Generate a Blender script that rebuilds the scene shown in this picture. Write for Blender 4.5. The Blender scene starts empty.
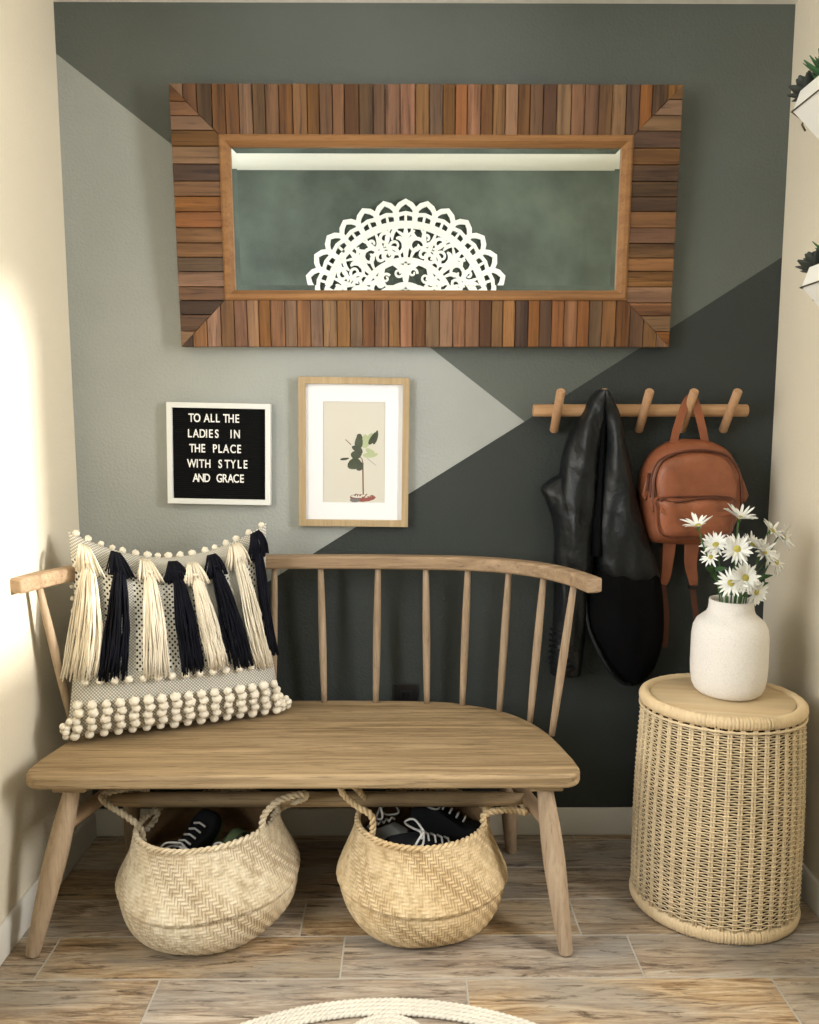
import bpy, math, random
from mathutils import Vector, Matrix
import numpy as np
random.seed(7)
PI = math.pi
S = bpy.context.scene
COL = S.collection

# ------------------------------------------------------------------ camera
CF, PITCH, YAW = 777.8, 0.1150, 0.0058
CAM = Vector((0, -2.3105, 1.2824))
cp, sp, cy, sy = math.cos(PITCH), math.sin(PITCH), math.cos(YAW), math.sin(YAW)
FWD = Vector((sy*cp, cy*cp, -sp)); RIGHT = Vector((cy, -sy, 0)); UP = RIGHT.cross(FWD)
cd = bpy.data.cameras.new('camera'); cam = bpy.data.objects.new('camera', cd); COL.objects.link(cam)
cd.sensor_fit = 'HORIZONTAL'; cd.sensor_width = 36; cd.lens = CF/819*36; cd.clip_start = 0.02
cam.matrix_world = Matrix((RIGHT, UP, -FWD)).transposed().to_4x4()
cam.location = CAM
S.camera = cam
S.view_settings.view_transform = 'Standard'; S.view_settings.look = 'None'
S.view_settings.gamma = 1; S.view_settings.exposure = 0.2
S.view_settings.use_curve_mapping = False

# ------------------------------------------------------------------ light
w = bpy.data.worlds.new('world'); S.world = w; w.use_nodes = True
w.node_tree.nodes['Background'].inputs[0].default_value = (0.86, 0.93, 1.0, 1)
w.node_tree.nodes['Background'].inputs[1].default_value = 0.35

def area(name, loc, target, sx, sy_, power, col):
    l = bpy.data.lights.new(name, 'AREA'); l.shape = 'RECTANGLE'; l.size = sx; l.size_y = sy_
    l.energy = power; l.color = col
    o = bpy.data.objects.new(name, l); COL.objects.link(o); o.location = loc
    o.rotation_euler = (Vector(target)-Vector(loc)).to_track_quat('-Z', 'Y').to_euler()
    return o
area('window_light_right', (1.70, -1.36, 1.62), (-0.5, -0.25, 1.25), 0.55, 1.3, 52, (1.0, 0.985, 0.97))
area('area_light_left', (-1.9, -1.95, 1.55), (0.4, -0.1, 0.8), 1.4, 1.6, 58, (0.99, 0.995, 1.0))  # area light added on the left hall side; no window there
sun = bpy.data.lights.new('sun', 'SUN'); sun.energy = 7; sun.angle = math.radians(5); sun.color = (1, .95, .86)
so = bpy.data.objects.new('sun', sun); COL.objects.link(so)
so.rotation_euler = Vector((-1, 0.315, -0.20)).to_track_quat('-Z', 'Y').to_euler()

def at(x, y, Y=None, Z=None, X=None):
    """the point seen at photo pixel (x, y) lying at depth Y (or height Z, or X)"""
    d = FWD + RIGHT*((x-409.5)/CF) + UP*((512-y)/CF)
    if Y is not None: t = (Y-CAM.y)/d.y
    elif Z is not None: t = (Z-CAM.z)/d.z
    else: t = (X-CAM.x)/d.x
    return CAM + d*t

# ------------------------------------------------------------------ mesh toolkit
def wloc(o):
    v = Vector((0, 0, 0))
    while o: v = v + o.location; o = o.parent
    return v

class MB:
    def __init__(s): s.v = []; s.f = []; s.m = []; s.t = []; s.uv = []
    def add(s, vs, fs, mi=0, tint=0.5, uvs=None):
        b = len(s.v); s.v += [tuple(p) for p in vs]
        for k, f in enumerate(fs):
            s.f.append(tuple(i+b for i in f)); s.m.append(mi); s.t.append(tint)
            s.uv.append([uvs[i] for i in f] if uvs is not None else [(0, 0)]*len(f))
        return s
    def box(s, a, b, **k):
        x0, y0, z0 = a; x1, y1, z1 = b
        v = [(x0,y0,z0),(x1,y0,z0),(x1,y1,z0),(x0,y1,z0),(x0,y0,z1),(x1,y0,z1),(x1,y1,z1),(x0,y1,z1)]
        return s.add(v, [(0,3,2,1),(4,5,6,7),(0,1,5,4),(1,2,6,5),(2,3,7,6),(3,0,4,7)], **k)
    def prism(s, poly, ext, **k):
        """poly: list of 3D points, ext: extrusion vector (away from the visible side)"""
        n = len(poly); e = Vector(ext)
        v = [Vector(p) for p in poly]; v = v + [p+e for p in v]
        fs = [tuple(range(n)), tuple(range(2*n-1, n-1, -1))] + [(i, i+n, (i+1)%n+n, (i+1)%n) for i in range(n)]
        return s.add(v, fs, **k)
    def tube(s, pts, rad, sides=10, caps=True, flat=1.0, **k):
        pts = [Vector(p) for p in pts]; n = len(pts)
        if not hasattr(rad, '__len__'): rad = [rad]*n
        tan = []
        for i in range(n):
            t = pts[min(i+1, n-1)]-pts[max(i-1, 0)]
            tan.append(t.normalized() if t.length > 1e-9 else Vector((0, 0, 1)))
        ref = Vector((0, 1, 0)) if abs(tan[0].y) < .9 else Vector((1, 0, 0))
        a = tan[0].cross(ref).normalized(); V = []
        for i in range(n):
            a = (a - tan[i]*a.dot(tan[i])).normalized(); b = tan[i].cross(a)
            for j in range(sides):
                q = 2*PI*j/sides
                V.append(pts[i]+a*math.cos(q)*rad[i]+b*math.sin(q)*rad[i]*flat)
        F = [(i*sides+j, i*sides+(j+1)%sides, (i+1)*sides+(j+1)%sides, (i+1)*sides+j) for i in range(n-1) for j in range(sides)]
        if caps: F += [tuple(range(sides-1, -1, -1)), tuple((n-1)*sides+j for j in range(sides))]
        return s.add(V, F, **k)
    def lathe(s, prof, c, seg=48, **k):
        V = [(c[0]+r*math.cos(2*PI*j/seg), c[1]+r*math.sin(2*PI*j/seg), c[2]+z) for r, z in prof for j in range(seg)]
        F = [(i*seg+j, i*seg+(j+1)%seg, (i+1)*seg+(j+1)%seg, (i+1)*seg+j) for i in range(len(prof)-1) for j in range(seg)]
        return s.add(V, F, **k)
    def ball(s, c, r, seg=10, rings=6, sc=(1,1,1), **k):
        V = []; F = []
        for i in range(rings+1):
            a = PI*i/rings
            for j in range(seg):
                q = 2*PI*j/seg
                V.append((c[0]+r*sc[0]*math.sin(a)*math.cos(q), c[1]+r*sc[1]*math.sin(a)*math.sin(q), c[2]+r*sc[2]*math.cos(a)))
        F = [(i*seg+j, (i+1)*seg+j, (i+1)*seg+(j+1)%seg, i*seg+(j+1)%seg) for i in range(rings) for j in range(seg)]
        return s.add(V, F, **k)
    def grid(s, P, nu, nv, closeu=False, flip=False, uvs=None, **k):
        """P[i*nv+j], i over u"""
        F = []
        for i in range(nu if closeu else nu-1):
            for j in range(nv-1):
                a, b = i*nv+j, ((i+1)%nu)*nv+j
                f = (a, b, b+1, a+1); F.append(f[::-1] if flip else f)
        return s.add(P, F, uvs=uvs, **k)
    def sweep(s, path, wid, hgt, up=(0,0,1), **k):
        """rectangular bar along a path; hgt along up, wid across"""
        path = [Vector(p) for p in path]; n = len(path); up = Vector(up); V = []
        if not hasattr(wid, '__len__'): wid = [wid]*n
        if not hasattr(hgt, '__len__'): hgt = [hgt]*n
        for i in range(n):
            t = (path[min(i+1, n-1)]-path[max(i-1, 0)]).normalized()
            side = t.cross(up).normalized(); u2 = side.cross(t).normalized()
            for a, b in ((-1,-1),(1,-1),(1,1),(-1,1)):
                V.append(path[i]+side*a*wid[i]/2+u2*b*hgt[i]/2)
        F = [(i*4+j, i*4+(j+1)%4, (i+1)*4+(j+1)%4, (i+1)*4+j) for i in range(n-1) for j in range(4)]
        F += [(3,2,1,0), tuple((n-1)*4+j for j in range(4))]
        return s.add(V, F, **k)
    def build(s, name, mats, parent=None, smooth=True, bevel=0, seg=2, sub=0, angle=35):
        me = bpy.data.meshes.new(name); off = wloc(parent) if parent else Vector((0,0,0))
        if not parent: pass
        vs = np.array(s.v, dtype=float)-np.array(off)
        me.from_pydata(vs.tolist(), [], s.f)
        mats = mats if isinstance(mats, (list, tuple)) else [mats]
        for m in mats: me.materials.append(m)
        me.polygons.foreach_set('material_index', s.m)
        uvl = me.uv_layers.new(name='UVMap')
        uvl.data.foreach_set('uv', np.array([c for f in s.uv for q in f for c in q], dtype=np.float32))
        at_ = me.attributes.new('tint', 'FLOAT', 'CORNER')
        at_.data.foreach_set('value', np.array([t for t, f in zip(s.t, s.f) for _ in f], dtype=np.float32))
        me.validate(); me.update()
        if smooth:
            me.polygons.foreach_set('use_smooth', [True]*len(me.polygons))
            if smooth == 'auto': me.set_sharp_from_angle(angle=math.radians(angle))
        o = bpy.data.objects.new(name, me); COL.objects.link(o)
        if parent: o.parent = parent
        if bevel:
            b = o.modifiers.new('bevel', 'BEVEL'); b.width = bevel; b.segments = seg; b.limit_method = 'ANGLE'; b.angle_limit = math.radians(40)
        if sub:
            b = o.modifiers.new('sub', 'SUBSURF'); b.levels = sub; b.render_levels = sub
        return o

def thing(name, label, cat, loc, group=None):
    o = bpy.data.objects.new(name, None); COL.objects.link(o); o.location = loc; o.empty_display_size = .05
    o['label'] = label; o['category'] = cat
    if group: o['group'] = group
    return o
def tag(o, label, cat, group=None):
    o['label'] = label; o['category'] = cat
    if group: o['group'] = group
    return o
def struct(o): o['kind'] = 'structure'; return o
def recentre(o, c):
    """give a one-mesh thing its origin at its own base"""
    o.data.transform(Matrix.Translation(-Vector(c))); o.location = c; return o
def catmull(P, n=8, closed=False):
    P = [Vector(p) for p in P]; out = []; m = len(P)
    for i in range(m if closed else m-1):
        if closed: p0, p1, p2, p3 = P[i-1], P[i], P[(i+1)%m], P[(i+2)%m]
        else: p0, p1, p2, p3 = P[max(i-1,0)], P[i], P[i+1], P[min(i+2,m-1)]
        for j in range(n):
            t = j/n
            out.append(.5*((2*p1)+(p2-p0)*t+(2*p0-5*p1+4*p2-p3)*t*t+(3*p1-p0-3*p2+p3)*t**3))
    if not closed: out.append(P[-1])
    return out
def clip(poly, a, b, c):
    """keep the part of a 2D polygon with a*x+b*y+c >= 0"""
    out = []
    for i in range(len(poly)):
        p, q = poly[i], poly[(i+1)%len(poly)]; dp = a*p[0]+b*p[1]+c; dq = a*q[0]+b*q[1]+c
        if dp >= 0: out.append(p)
        if dp*dq < 0:
            t = dp/(dp-dq); out.append((p[0]+(q[0]-p[0])*t, p[1]+(q[1]-p[1])*t))
    return out

# ------------------------------------------------------------------ materials
def srgb(r, g, b):
    f = lambda c: c/255/12.92 if c/255 <= .04045 else ((c/255+.055)/1.055)**2.4
    return (f(r), f(g), f(b), 1)
class NT:
    def __init__(s, name):
        s.mat = bpy.data.materials.new(name); s.mat.use_nodes = True; s.t = s.mat.node_tree; s.b = s.t.nodes['Principled BSDF']
    def n(s, typ, **k):
        o = s.t.nodes.new(typ)
        for a, v in k.items(): setattr(o, a, v)
        return o
    def l(s, a, b): s.t.links.new(a, b)
    def noise(s, vec, scale, detail=4, rough=.55, dist=0):
        o = s.n('ShaderNodeTexNoise'); o.inputs['Scale'].default_value = scale; o.inputs['Detail'].default_value = detail
        o.inputs['Roughness'].default_value = rough; o.inputs['Distortion'].default_value = dist
        if vec is not None: s.l(vec, o.inputs['Vector'])
        return o.outputs[0]
    def mapping(s, vec, scale=(1,1,1), rot=(0,0,0), loc=(0,0,0)):
        o = s.n('ShaderNodeMapping'); o.inputs['Scale'].default_value = scale; o.inputs['Rotation'].default_value = rot; o.inputs['Location'].default_value = loc
        s.l(vec, o.inputs['Vector']); return o.outputs[0]
    def ramp(s, fac, stops, interp='LINEAR'):
        o = s.n('ShaderNodeValToRGB'); cr = o.color_ramp; cr.interpolation = interp
        while len(cr.elements) > 1: cr.elements.remove(cr.elements[-1])
        cr.elements[0].position = stops[0][0]; cr.elements[0].color = stops[0][1]
        for p, c in stops[1:]: e = cr.elements.new(p); e.color = c
        s.l(fac, o.inputs[0]); return o.outputs[0]
    def math(s, op, a, b=None):
        o = s.n('ShaderNodeMath', operation=op)
        for i, x in enumerate((a, b)):
            if x is None: continue
            if isinstance(x, (int, float)): o.inputs[i].default_value = x
            else: s.l(x, o.inputs[i])
        return o.outputs[0]
    def mix(s, fac, a, b, mode='MIX'):
        o = s.n('ShaderNodeMix', data_type='RGBA', blend_type=mode)
        if isinstance(fac, (int, float)): o.inputs[0].default_value = fac
        else: s.l(fac, o.inputs[0])
        for i, x in ((6, a), (7, b)):
            if isinstance(x, tuple): o.inputs[i].default_value = x
            else: s.l(x, o.inputs[i])
        return o.outputs[2]
    def bump(s, h, strength=.3, dist=.002):
        o = s.n('ShaderNodeBump'); o.inputs['Strength'].default_value = strength; o.inputs['Distance'].default_value = dist
        s.l(h, o.inputs['Height']); s.l(o.outputs[0], s.b.inputs['Normal']); return o
    def obj(s): return s.n('ShaderNodeTexCoord').outputs['Object']
    def uv(s): return s.n('ShaderNodeTexCoord').outputs['UV']
    def tint(s): return s.n('ShaderNodeAttribute', attribute_name='tint').outputs['Fac']
    def done(s, col=None, rough=.6, spec=.4):
        if col is not None:
            if isinstance(col, tuple): s.b.inputs['Base Color'].default_value = col
            else: s.l(col, s.b.inputs['Base Color'])
        if isinstance(rough, (int, float)): s.b.inputs['Roughness'].default_value = rough
        else: s.l(rough, s.b.inputs['Roughness'])
        s.b.inputs['Specular IOR Level'].default_value = spec
        return s.mat
def plaster(name, c, var=.06, rough=.7, bscale=120, bs=.8, spec=.35):
    t = NT(name); o = t.obj(); n = t.noise(o, 3.0, 5)
    lo = tuple(x*(1-var) for x in c[:3])+(1,); hi = tuple(min(1, x*(1+var)) for x in c[:3])+(1,)
    col = t.ramp(n, [(.3, lo), (.7, hi)])
    h = t.noise(o, bscale, 3, .5); t.bump(h, bs, .003)
    return t.done(col, rough, spec)
def wood(name, c0, c1, dark, axis='X', scale=1.0, rough=.6, streak=.5, tinted=0, spec=.35):
    t = NT(name); o = t.obj()
    if tinted:
        cb = t.n('ShaderNodeCombineXYZ'); tt = t.math('MULTIPLY', t.tint(), 37.0)
        for i in range(3): t.l(tt, cb.inputs[i])
        va = t.n('ShaderNodeVectorMath', operation='ADD'); t.l(o, va.inputs[0]); t.l(cb.outputs[0], va.inputs[1]); o = va.outputs[0]
    st = {'X': (2.0, 46, 46), 'Z': (46, 46, 2.0), 'Y': (46, 2.0, 46)}[axis]; st = tuple(a*scale for a in st)
    m = t.mapping(o, st)
    n1 = t.noise(m, 1.0, 6, .6, .6); n2 = t.noise(m, 4.0, 4, .7, .3); n3 = t.noise(t.mapping(o, tuple(a*.25 for a in st)), 1.0, 3)
    col = t.ramp(n1, [(.34, c0), (.64, c1)])
    col = t.mix(t.ramp(n3, [(.4, (0,0,0,1)), (.7, (.7,.7,.7,1))]), col, tuple(a*.8 for a in c0[:3])+(1,))
    d = t.ramp(n2, [(.52, (0,0,0,1)), (.72, (streak, streak, streak, 1))])
    col = t.mix(d, col, dark)
    if tinted:
        hs = t.n('ShaderNodeHueSaturation'); t.l(col, hs.inputs['Color'])
        v = t.math('MULTIPLY_ADD', t.tint(), tinted)
        v.node.inputs[2].default_value = .84-tinted*.5
        t.l(v, hs.inputs['Value']); h2 = t.math('FRACT', t.math('MULTIPLY', t.tint(), 7.3))
        v2 = t.math('MULTIPLY_ADD', h2, .35); v2.node.inputs[2].default_value = .82; t.l(v2, hs.inputs['Saturation'])
        v3 = t.math('MULTIPLY_ADD', t.math('FRACT', t.math('MULTIPLY', t.tint(), 13.7)), .020); v3.node.inputs[2].default_value = .495; t.l(v3, hs.inputs['Hue'])
        col = hs.outputs[0]
    t.bump(t.math('ADD', n1, n2), .5 if tinted else .25, .0015)
    return t.done(col, rough, spec)
def simple(name, c, rough=.6, spec=.4, bscale=0, bs=.2, var=0, metal=0, bdist=.001):
    t = NT(name); o = t.obj(); col = c
    if var:
        n = t.noise(o, 14, 4)
        col = t.ramp(n, [(.3, tuple(x*(1-var) for x in c[:3])+(1,)), (.7, tuple(min(1, x*(1+var)) for x in c[:3])+(1,))])
    if bscale: t.bump(t.noise(o, bscale, 4), bs, bdist)
    t.b.inputs['Metallic'].default_value = metal
    return t.done(col, rough, spec)

M = {}
M['wall_light'] = plaster('paint_light_grey', srgb(162, 166, 162))
M['wall_mid'] = plaster('paint_mid_grey', srgb(94, 99, 94))
M['wall_dark'] = plaster('paint_charcoal', srgb(52, 57, 55))
M['cream'] = plaster('paint_cream', srgb(224, 214, 192), .02, .75, 120, .5)
M['ceil'] = plaster('paint_ceiling', srgb(240, 236, 224), .01, .85, 90, .3)
M['wall_opp'] = plaster('paint_opposite', srgb(88, 97, 92), .34, .8)
M['trim'] = simple('trim_paint', srgb(214, 210, 200), .45, .4)
M['bench_x'] = wood('weathered_wood_x', srgb(174, 150, 114), srgb(126, 104, 74), srgb(66, 50, 36), 'X', 1, .6, .8)
M['bench_rail'] = wood('weathered_wood_rail', srgb(174, 148, 118), srgb(136, 112, 86), srgb(84, 66, 50), 'X', 1, .6, .7)
M['bench_z'] = wood('weathered_wood_z', srgb(182, 160, 134), srgb(150, 128, 102), srgb(100, 82, 64), 'Z', 1, .6, .5)
M['bench_y'] = wood('weathered_wood_y', srgb(180, 152, 120), srgb(150, 124, 94), srgb(104, 84, 64), 'Y', 1, .6, .35)
M['plank_v'] = wood('reclaimed_wood_v', srgb(142, 100, 68), srgb(84, 54, 36), srgb(34, 22, 16), 'Z', .8, .5, .85, 1.0)
M['plank_h'] = wood('reclaimed_wood_h', srgb(142, 100, 68), srgb(84, 54, 36), srgb(34, 22, 16), 'X', .8, .5, .85, 1.0)
M['mould'] = wood('moulding_wood', srgb(160, 116, 72), srgb(130, 90, 54), srgb(84, 52, 32), 'X', 1.0, .4, .4)
M['oak_z'] = wood('pale_oak_z', srgb(190, 168, 132), srgb(168, 144, 108), srgb(156, 128, 92), 'Z', 1.4, .5, .25)
M['oak_x'] = wood('pale_oak_x', srgb(216, 184, 138), srgb(200, 164, 116), srgb(172, 136, 94), 'X', .9, .5, .25)
M['beech_x'] = wood('beech_x', srgb(200, 160, 120), srgb(180, 140, 100), srgb(150, 104, 64), 'X', 1.2, .5, .3)
M['beech_z'] = wood('beech_z', srgb(198, 158, 120), srgb(176, 136, 100), srgb(150, 104, 66), 'Z', 1.2, .5, .3)
M['frame_dark'] = simple('frame_edge', srgb(60, 38, 26), .6)
M['white'] = simple('white_paint', srgb(228, 230, 228), .5)
M['matboard'] = simple('mat_board', srgb(234, 236, 240), .8)
M['paper'] = simple('print_paper', srgb(208, 205, 194), .8)
M['felt'] = simple('black_felt', srgb(16, 17, 18), .95, .15, 500, .3)
M['letter'] = simple('letter_plastic', srgb(242, 242, 240), .45)
M['outlet'] = simple('black_plastic', srgb(22, 22, 23), .35)
t = NT('mirror_silver'); t.b.inputs['Metallic'].default_value = 1; M['mirror'] = t.done(srgb(226, 233, 230), .0)
M['leather'] = simple('tan_leather', srgb(142, 84, 56), .45, .45, 60, .35, .22, bdist=.004)
M['leather_dark'] = simple('dark_tan_leather', srgb(92, 52, 36), .5, .4, 90, .3, .15)
M['zip'] = simple('zip_metal', srgb(120, 96, 70), .3, .5, metal=1)
M['black_leather'] = simple('black_leather', srgb(17, 21, 23), .46, .4, 42, .55, .3, bdist=.006)
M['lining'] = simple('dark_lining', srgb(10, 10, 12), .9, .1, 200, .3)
M['dark'] = simple('dark_inside', srgb(46, 36, 28), .9, .1)

def floor_tile():
    t = NT('wood_look_tile'); uv = t.uv(); tn = t.tint()
    m = t.mapping(uv, (3.2, 36, 1)); n1 = t.noise(m, 1.2, 8, .76, 1.6); n2 = t.noise(t.mapping(uv, (5, 40, 1)), 1.6, 6, .7, .8); n3 = t.noise(t.mapping(uv, (2.5, 7, 1)), 1.1, 4)
    a = t.ramp(n1, [(.30, srgb(66, 52, 42)), (.42, srgb(124, 104, 84)), (.55, srgb(166, 148, 124)), (.72, srgb(194, 182, 164))])
    c = t.mix(t.ramp(n3, [(.4, (0,0,0,1)), (.65, (.7,.7,.7,1))]), a, srgb(138, 134, 126))
    c = t.mix(t.ramp(n2, [(.54, (0,0,0,1)), (.66, (.9,.9,.9,1))]), c, srgb(70, 58, 48))
    hs = t.n('ShaderNodeHueSaturation'); t.l(c, hs.inputs['Color'])
    v = t.math('MULTIPLY_ADD', tn, .35); v.node.inputs[2].default_value = .92; t.l(v, hs.inputs['Value'])
    s2 = t.math('MULTIPLY_ADD', t.math('FRACT', t.math('MULTIPLY', tn, 5.7)), .5); s2.node.inputs[2].default_value = .85; t.l(s2, hs.inputs['Saturation'])
    t.bump(t.math('ADD', n1, n2), .25, .001)
    r = t.ramp(n3, [(.3, (.38,.38,.38,1)), (.7, (.55,.55,.55,1))])
    return t.done(hs.outputs[0], r, .4)
M['tile'] = floor_tile()
M['grout'] = simple('grout', srgb(168, 162, 150), .9)

# ------------------------------------------------------------------ the room
XL, XR, H = -0.974, 1.090, 2.44
YOPP = -2.50
XA, XB = -3.0, 3.2
mb = MB()
def wpoly(pts, mi): mb.prism([(x, 0, z) for x, z in pts], (0, .1, 0), mi=mi)
A0, TIP, B1, B0 = (XL-.1, 2.307+.075), (.353, 1.284), (XR+.1, 1.820), (XL-.1, .390)
wpoly([A0, B0, TIP], 0)
wpoly([B0, (XL-.1, 0), (XR+.1, 0), B1, TIP], 1)
wpoly([(XL-.1, H), A0, TIP, B1, (XR+.1, H)], 2)
o = struct(mb.build('wall_back', [M['wall_light'], M['wall_dark'], M['wall_mid']], smooth=False))
struct(MB().box((XL-.1, -.95, 0), (XL, 0, H)).build('wall_left', M['cream'], smooth=False))
struct(MB().box((XR, -.92, 0), (XR+.1, 0, H)).build('wall_right', M['cream'], smooth=False))
struct(MB().box((XA, YOPP-.1, 0), (XB, YOPP, H)).build('wall_front', M['wall_opp'], smooth=False))
# unseen hall walls; the right window wall is added to trim the sun patch
mb = MB(); mb.box((XL-1.3, -.95, 0), (XL-.1, -.85, H)); struct(mb.build('wall_hall_left', M['cream'], smooth=False))
mb = MB(); mb.box((XR+.1, -.92, 0), (XR+1.6, -.82, H)); struct(mb.build('wall_hall_right', M['cream'], smooth=False))
mb = MB(); mb.box((XR+.65, YOPP, 0), (XR+.75, -.92, 1.27)); mb.box((XR+.65, YOPP, 2.12), (XR+.75, -.92, H)); struct(mb.build('sun_trim_window_wall', M['cream'], smooth=False))
struct(MB().box((XA, YOPP-.1, H), (XB, .1, H+.1)).build('ceiling', M['ceil'], smooth=False))
# floor of wood-look tiles
mb = MB(); mb.box((XA, YOPP-.1, -.06), (XB, .1, -.0012), mi=1)
rng = random.Random(3); D, L, g = .1505, .709, .0022
offs = {0: -.266, 1: -.152, 2: .141}
for r in range(-3, 17):
    y1 = -.340-(r-0)*D; y0 = y1-D
    off = offs.get(r, rng.uniform(-.35, .35))
    k0 = int((XA-off)/L)-1
    for k in range(k0, k0+11):
        x0 = off+k*L; x1 = x0+L
        if x1 < XA or x0 > XB: continue
        a, b, c, d = max(x0, XA)+g, min(x1, XB)-g, max(y0, YOPP)+g, min(y1, .0)-g
        if d <= c: continue
        ux, uy = rng.uniform(0, 50), rng.uniform(0, 50); t_ = rng.random()
        vs = [(a, c, -.001), (b, c, -.001), (b, d, -.001), (a, d, -.001), (a+.001, c+.001, 0), (b-.001, c+.001, 0), (b-.001, d-.001, 0), (a+.001, d-.001, 0)]
        mb.add(vs, [(4,5,6,7),(0,1,5,4),(1,2,6,5),(2,3,7,6),(3,0,4,7)], tint=t_, uvs=[(v[0]+ux, v[1]+uy) for v in vs])
struct(mb.build('floor', [M['tile'], M['grout']], smooth=False))
# baseboards
def baseboard(name, prof_pts):
    mb = MB(); mb.prism(*prof_pts); return struct(mb.build(name, M['trim'], smooth='auto', bevel=.002))
bh = .085
baseboard('baseboard_back', ([(XL, 0, 0), (XL, 0, bh), (XL, -.008, bh), (XL, -.014, bh-.012), (XL, -.014, 0)], (XR-XL, 0, 0)))
baseboard('baseboard_left', ([(XL, -.95, 0), (XL, -.95, bh), (XL+.008, -.95, bh), (XL+.014, -.95, bh-.012), (XL+.014, -.95, 0)], (0, .936, 0)))
baseboard('baseboard_right', ([(XR, -.92, 0), (XR, -.92, bh), (XR-.008, -.92, bh), (XR-.014, -.92, bh-.012), (XR-.014, -.92, 0)], (0, .906, 0)))

# ------------------------------------------------------------------ bench
CXB = -.245
bench = thing('spindle_back_bench', 'weathered pale wooden bench with curved spindle back, on the floor against the painted wall', 'bench', (CXB, -.30, 0))
out = [(-.664,-.455), (-.632,-.30), (-.585,-.20), (-.525,-.133), (-.44,-.085), (-.32,-.052), (0,-.042), (.32,-.052), (.44,-.085), (.525,-.133), (.585,-.20), (.632,-.30), (.664,-.455)]
back = catmull([(a, b, 0) for a, b in out], 5)
corner = lambda cx, a0, a1: [(cx+.045*math.cos(q), -.507+.045*math.sin(q)) for q in [a0+(a1-a0)*i/6 for i in range(7)]]
poly = [(p.x+CXB, p.y) for p in back] + [(x+CXB, y) for x, y in corner(.624, 0, -PI/2)] + [(x+CXB, y) for x, y in corner(-.624, -PI/2, -PI)]
mb = MB(); mb.prism([(x, y, .45) for x, y in poly], (0, 0, -.034))
mb.build('seat', M['bench_x'], bench, smooth='auto', bevel=.008, seg=3)
# back rail (bent wood)
ry = [(-.715,-.425), (-.675,-.31), (-.61,-.215), (-.52,-.15), (-.40,-.112), (-.2,-.09), (0,-.085), (.2,-.09), (.40,-.112), (.52,-.15), (.61,-.215), (.675,-.31), (.715,-.425)]
rail = catmull([(a+CXB, b, .881) for a, b in ry], 6)
MB().sweep(rail, .042, .038).build('back_rail', M['bench_rail'], bench, smooth='auto', bevel=.006, seg=2)
def rail_pt(x):
    best = min(rail, key=lambda p: abs(p.x-x)); return best
sb = [(-.640,-.300), (-.596,-.206), (-.518,-.140), (-.414,-.096), (-.31,-.072), (-.163,-.062), (0-.003,-.060), (.157,-.060), (.31,-.072), (.414,-.096)]
for bx, by, tx in [(-.640,-.300,-.690), (-.600,-.212,-.638), (-.515,-.145,-.555), (-.405,-.098,-.440), (-.300,-.075,-.312), (-.150,-.066,-.133),
                   (.003,-.062,.013), (.157,-.064,.161), (.310,-.072,.308), (.414,-.090,.430), (.518,-.140,.545), (.596,-.206,.628), (.640,-.300,.683)][0:13]:
    if tx == .308: pass
    tp = rail_pt(tx+CXB); a = Vector((bx+CXB, by, .445)); b = Vector((tp.x, tp.y, .868))
    n = 9; pts = [a.lerp(b, i/(n-1)) for i in range(n)]
    MB().tube(pts, [.0083+.0030*math.sin(PI*i/(n-1)) for i in range(n)], 12).build('spindle', M['bench_z'], bench)
def leg(a, b, ra=.0185, rm=.027, rb=.0165):
    n = 14; a, b = Vector(a), Vector(b); pts = [a.lerp(b, i/(n-1)) for i in range(n)]; R_ = []
    for i in range(n):
        t_ = i/(n-1)
        R_.append(ra+(rm-ra)*math.sin(min(1, t_/.45)*PI/2) if t_ < .45 else rm+(rb-rm)*((t_-.45)/.55)**1.3)
    mb = MB(); mb.tube(pts, R_, 20); return mb.build('leg', M['bench_z'], bench, smooth='auto', bevel=.004, seg=2)
LT = [(-.808,-.500,.405), (.340,-.500,.405), (-.785,-.150,.405), (.290,-.150,.405)]
LF = [(-.902,-.560,.002), (.390,-.562,.002), (-.822,-.105,.002), (.318,-.108,.002)]
for a, b in zip(LT, LF): leg(a, b)
for (x, y, z) in LT[:]:
    mb = MB(); mb.prism([(x-.042, y-.028, .4165), (x+.042, y-.028, .4165), (x+.042, y+.03, .4165), (x-.042, y+.03, .4165)], (0, 0, -.020)); mb.build('leg_block', M['bench_x'], bench, smooth='auto', bevel=.005, seg=2)
def lerp3(a, b, t_): return Vector(a).lerp(Vector(b), t_)
sl = []
for i in (0, 1):
    a = lerp3(LT[i], LF[i], .25); b = lerp3(LT[i+2], LF[i+2], .36); sl.append((a, b))
    pts = [a.lerp(b, k/8) for k in range(9)]
    MB().tube(pts, [.015+.004*math.sin(PI*k/8) for k in range(9)], 14).build('side_stretcher', M['bench_y'], bench)
a = sl[0][0].lerp(sl[0][1], .47); b = sl[1][0].lerp(sl[1][1], .47)
MB().tube([a.lerp(b, k/20) for k in range(21)], [.014+.006*min(1, 3*math.sin(PI*k/20)) for k in range(21)], 16).build('cross_stretcher', M['bench_x'], bench)

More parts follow.
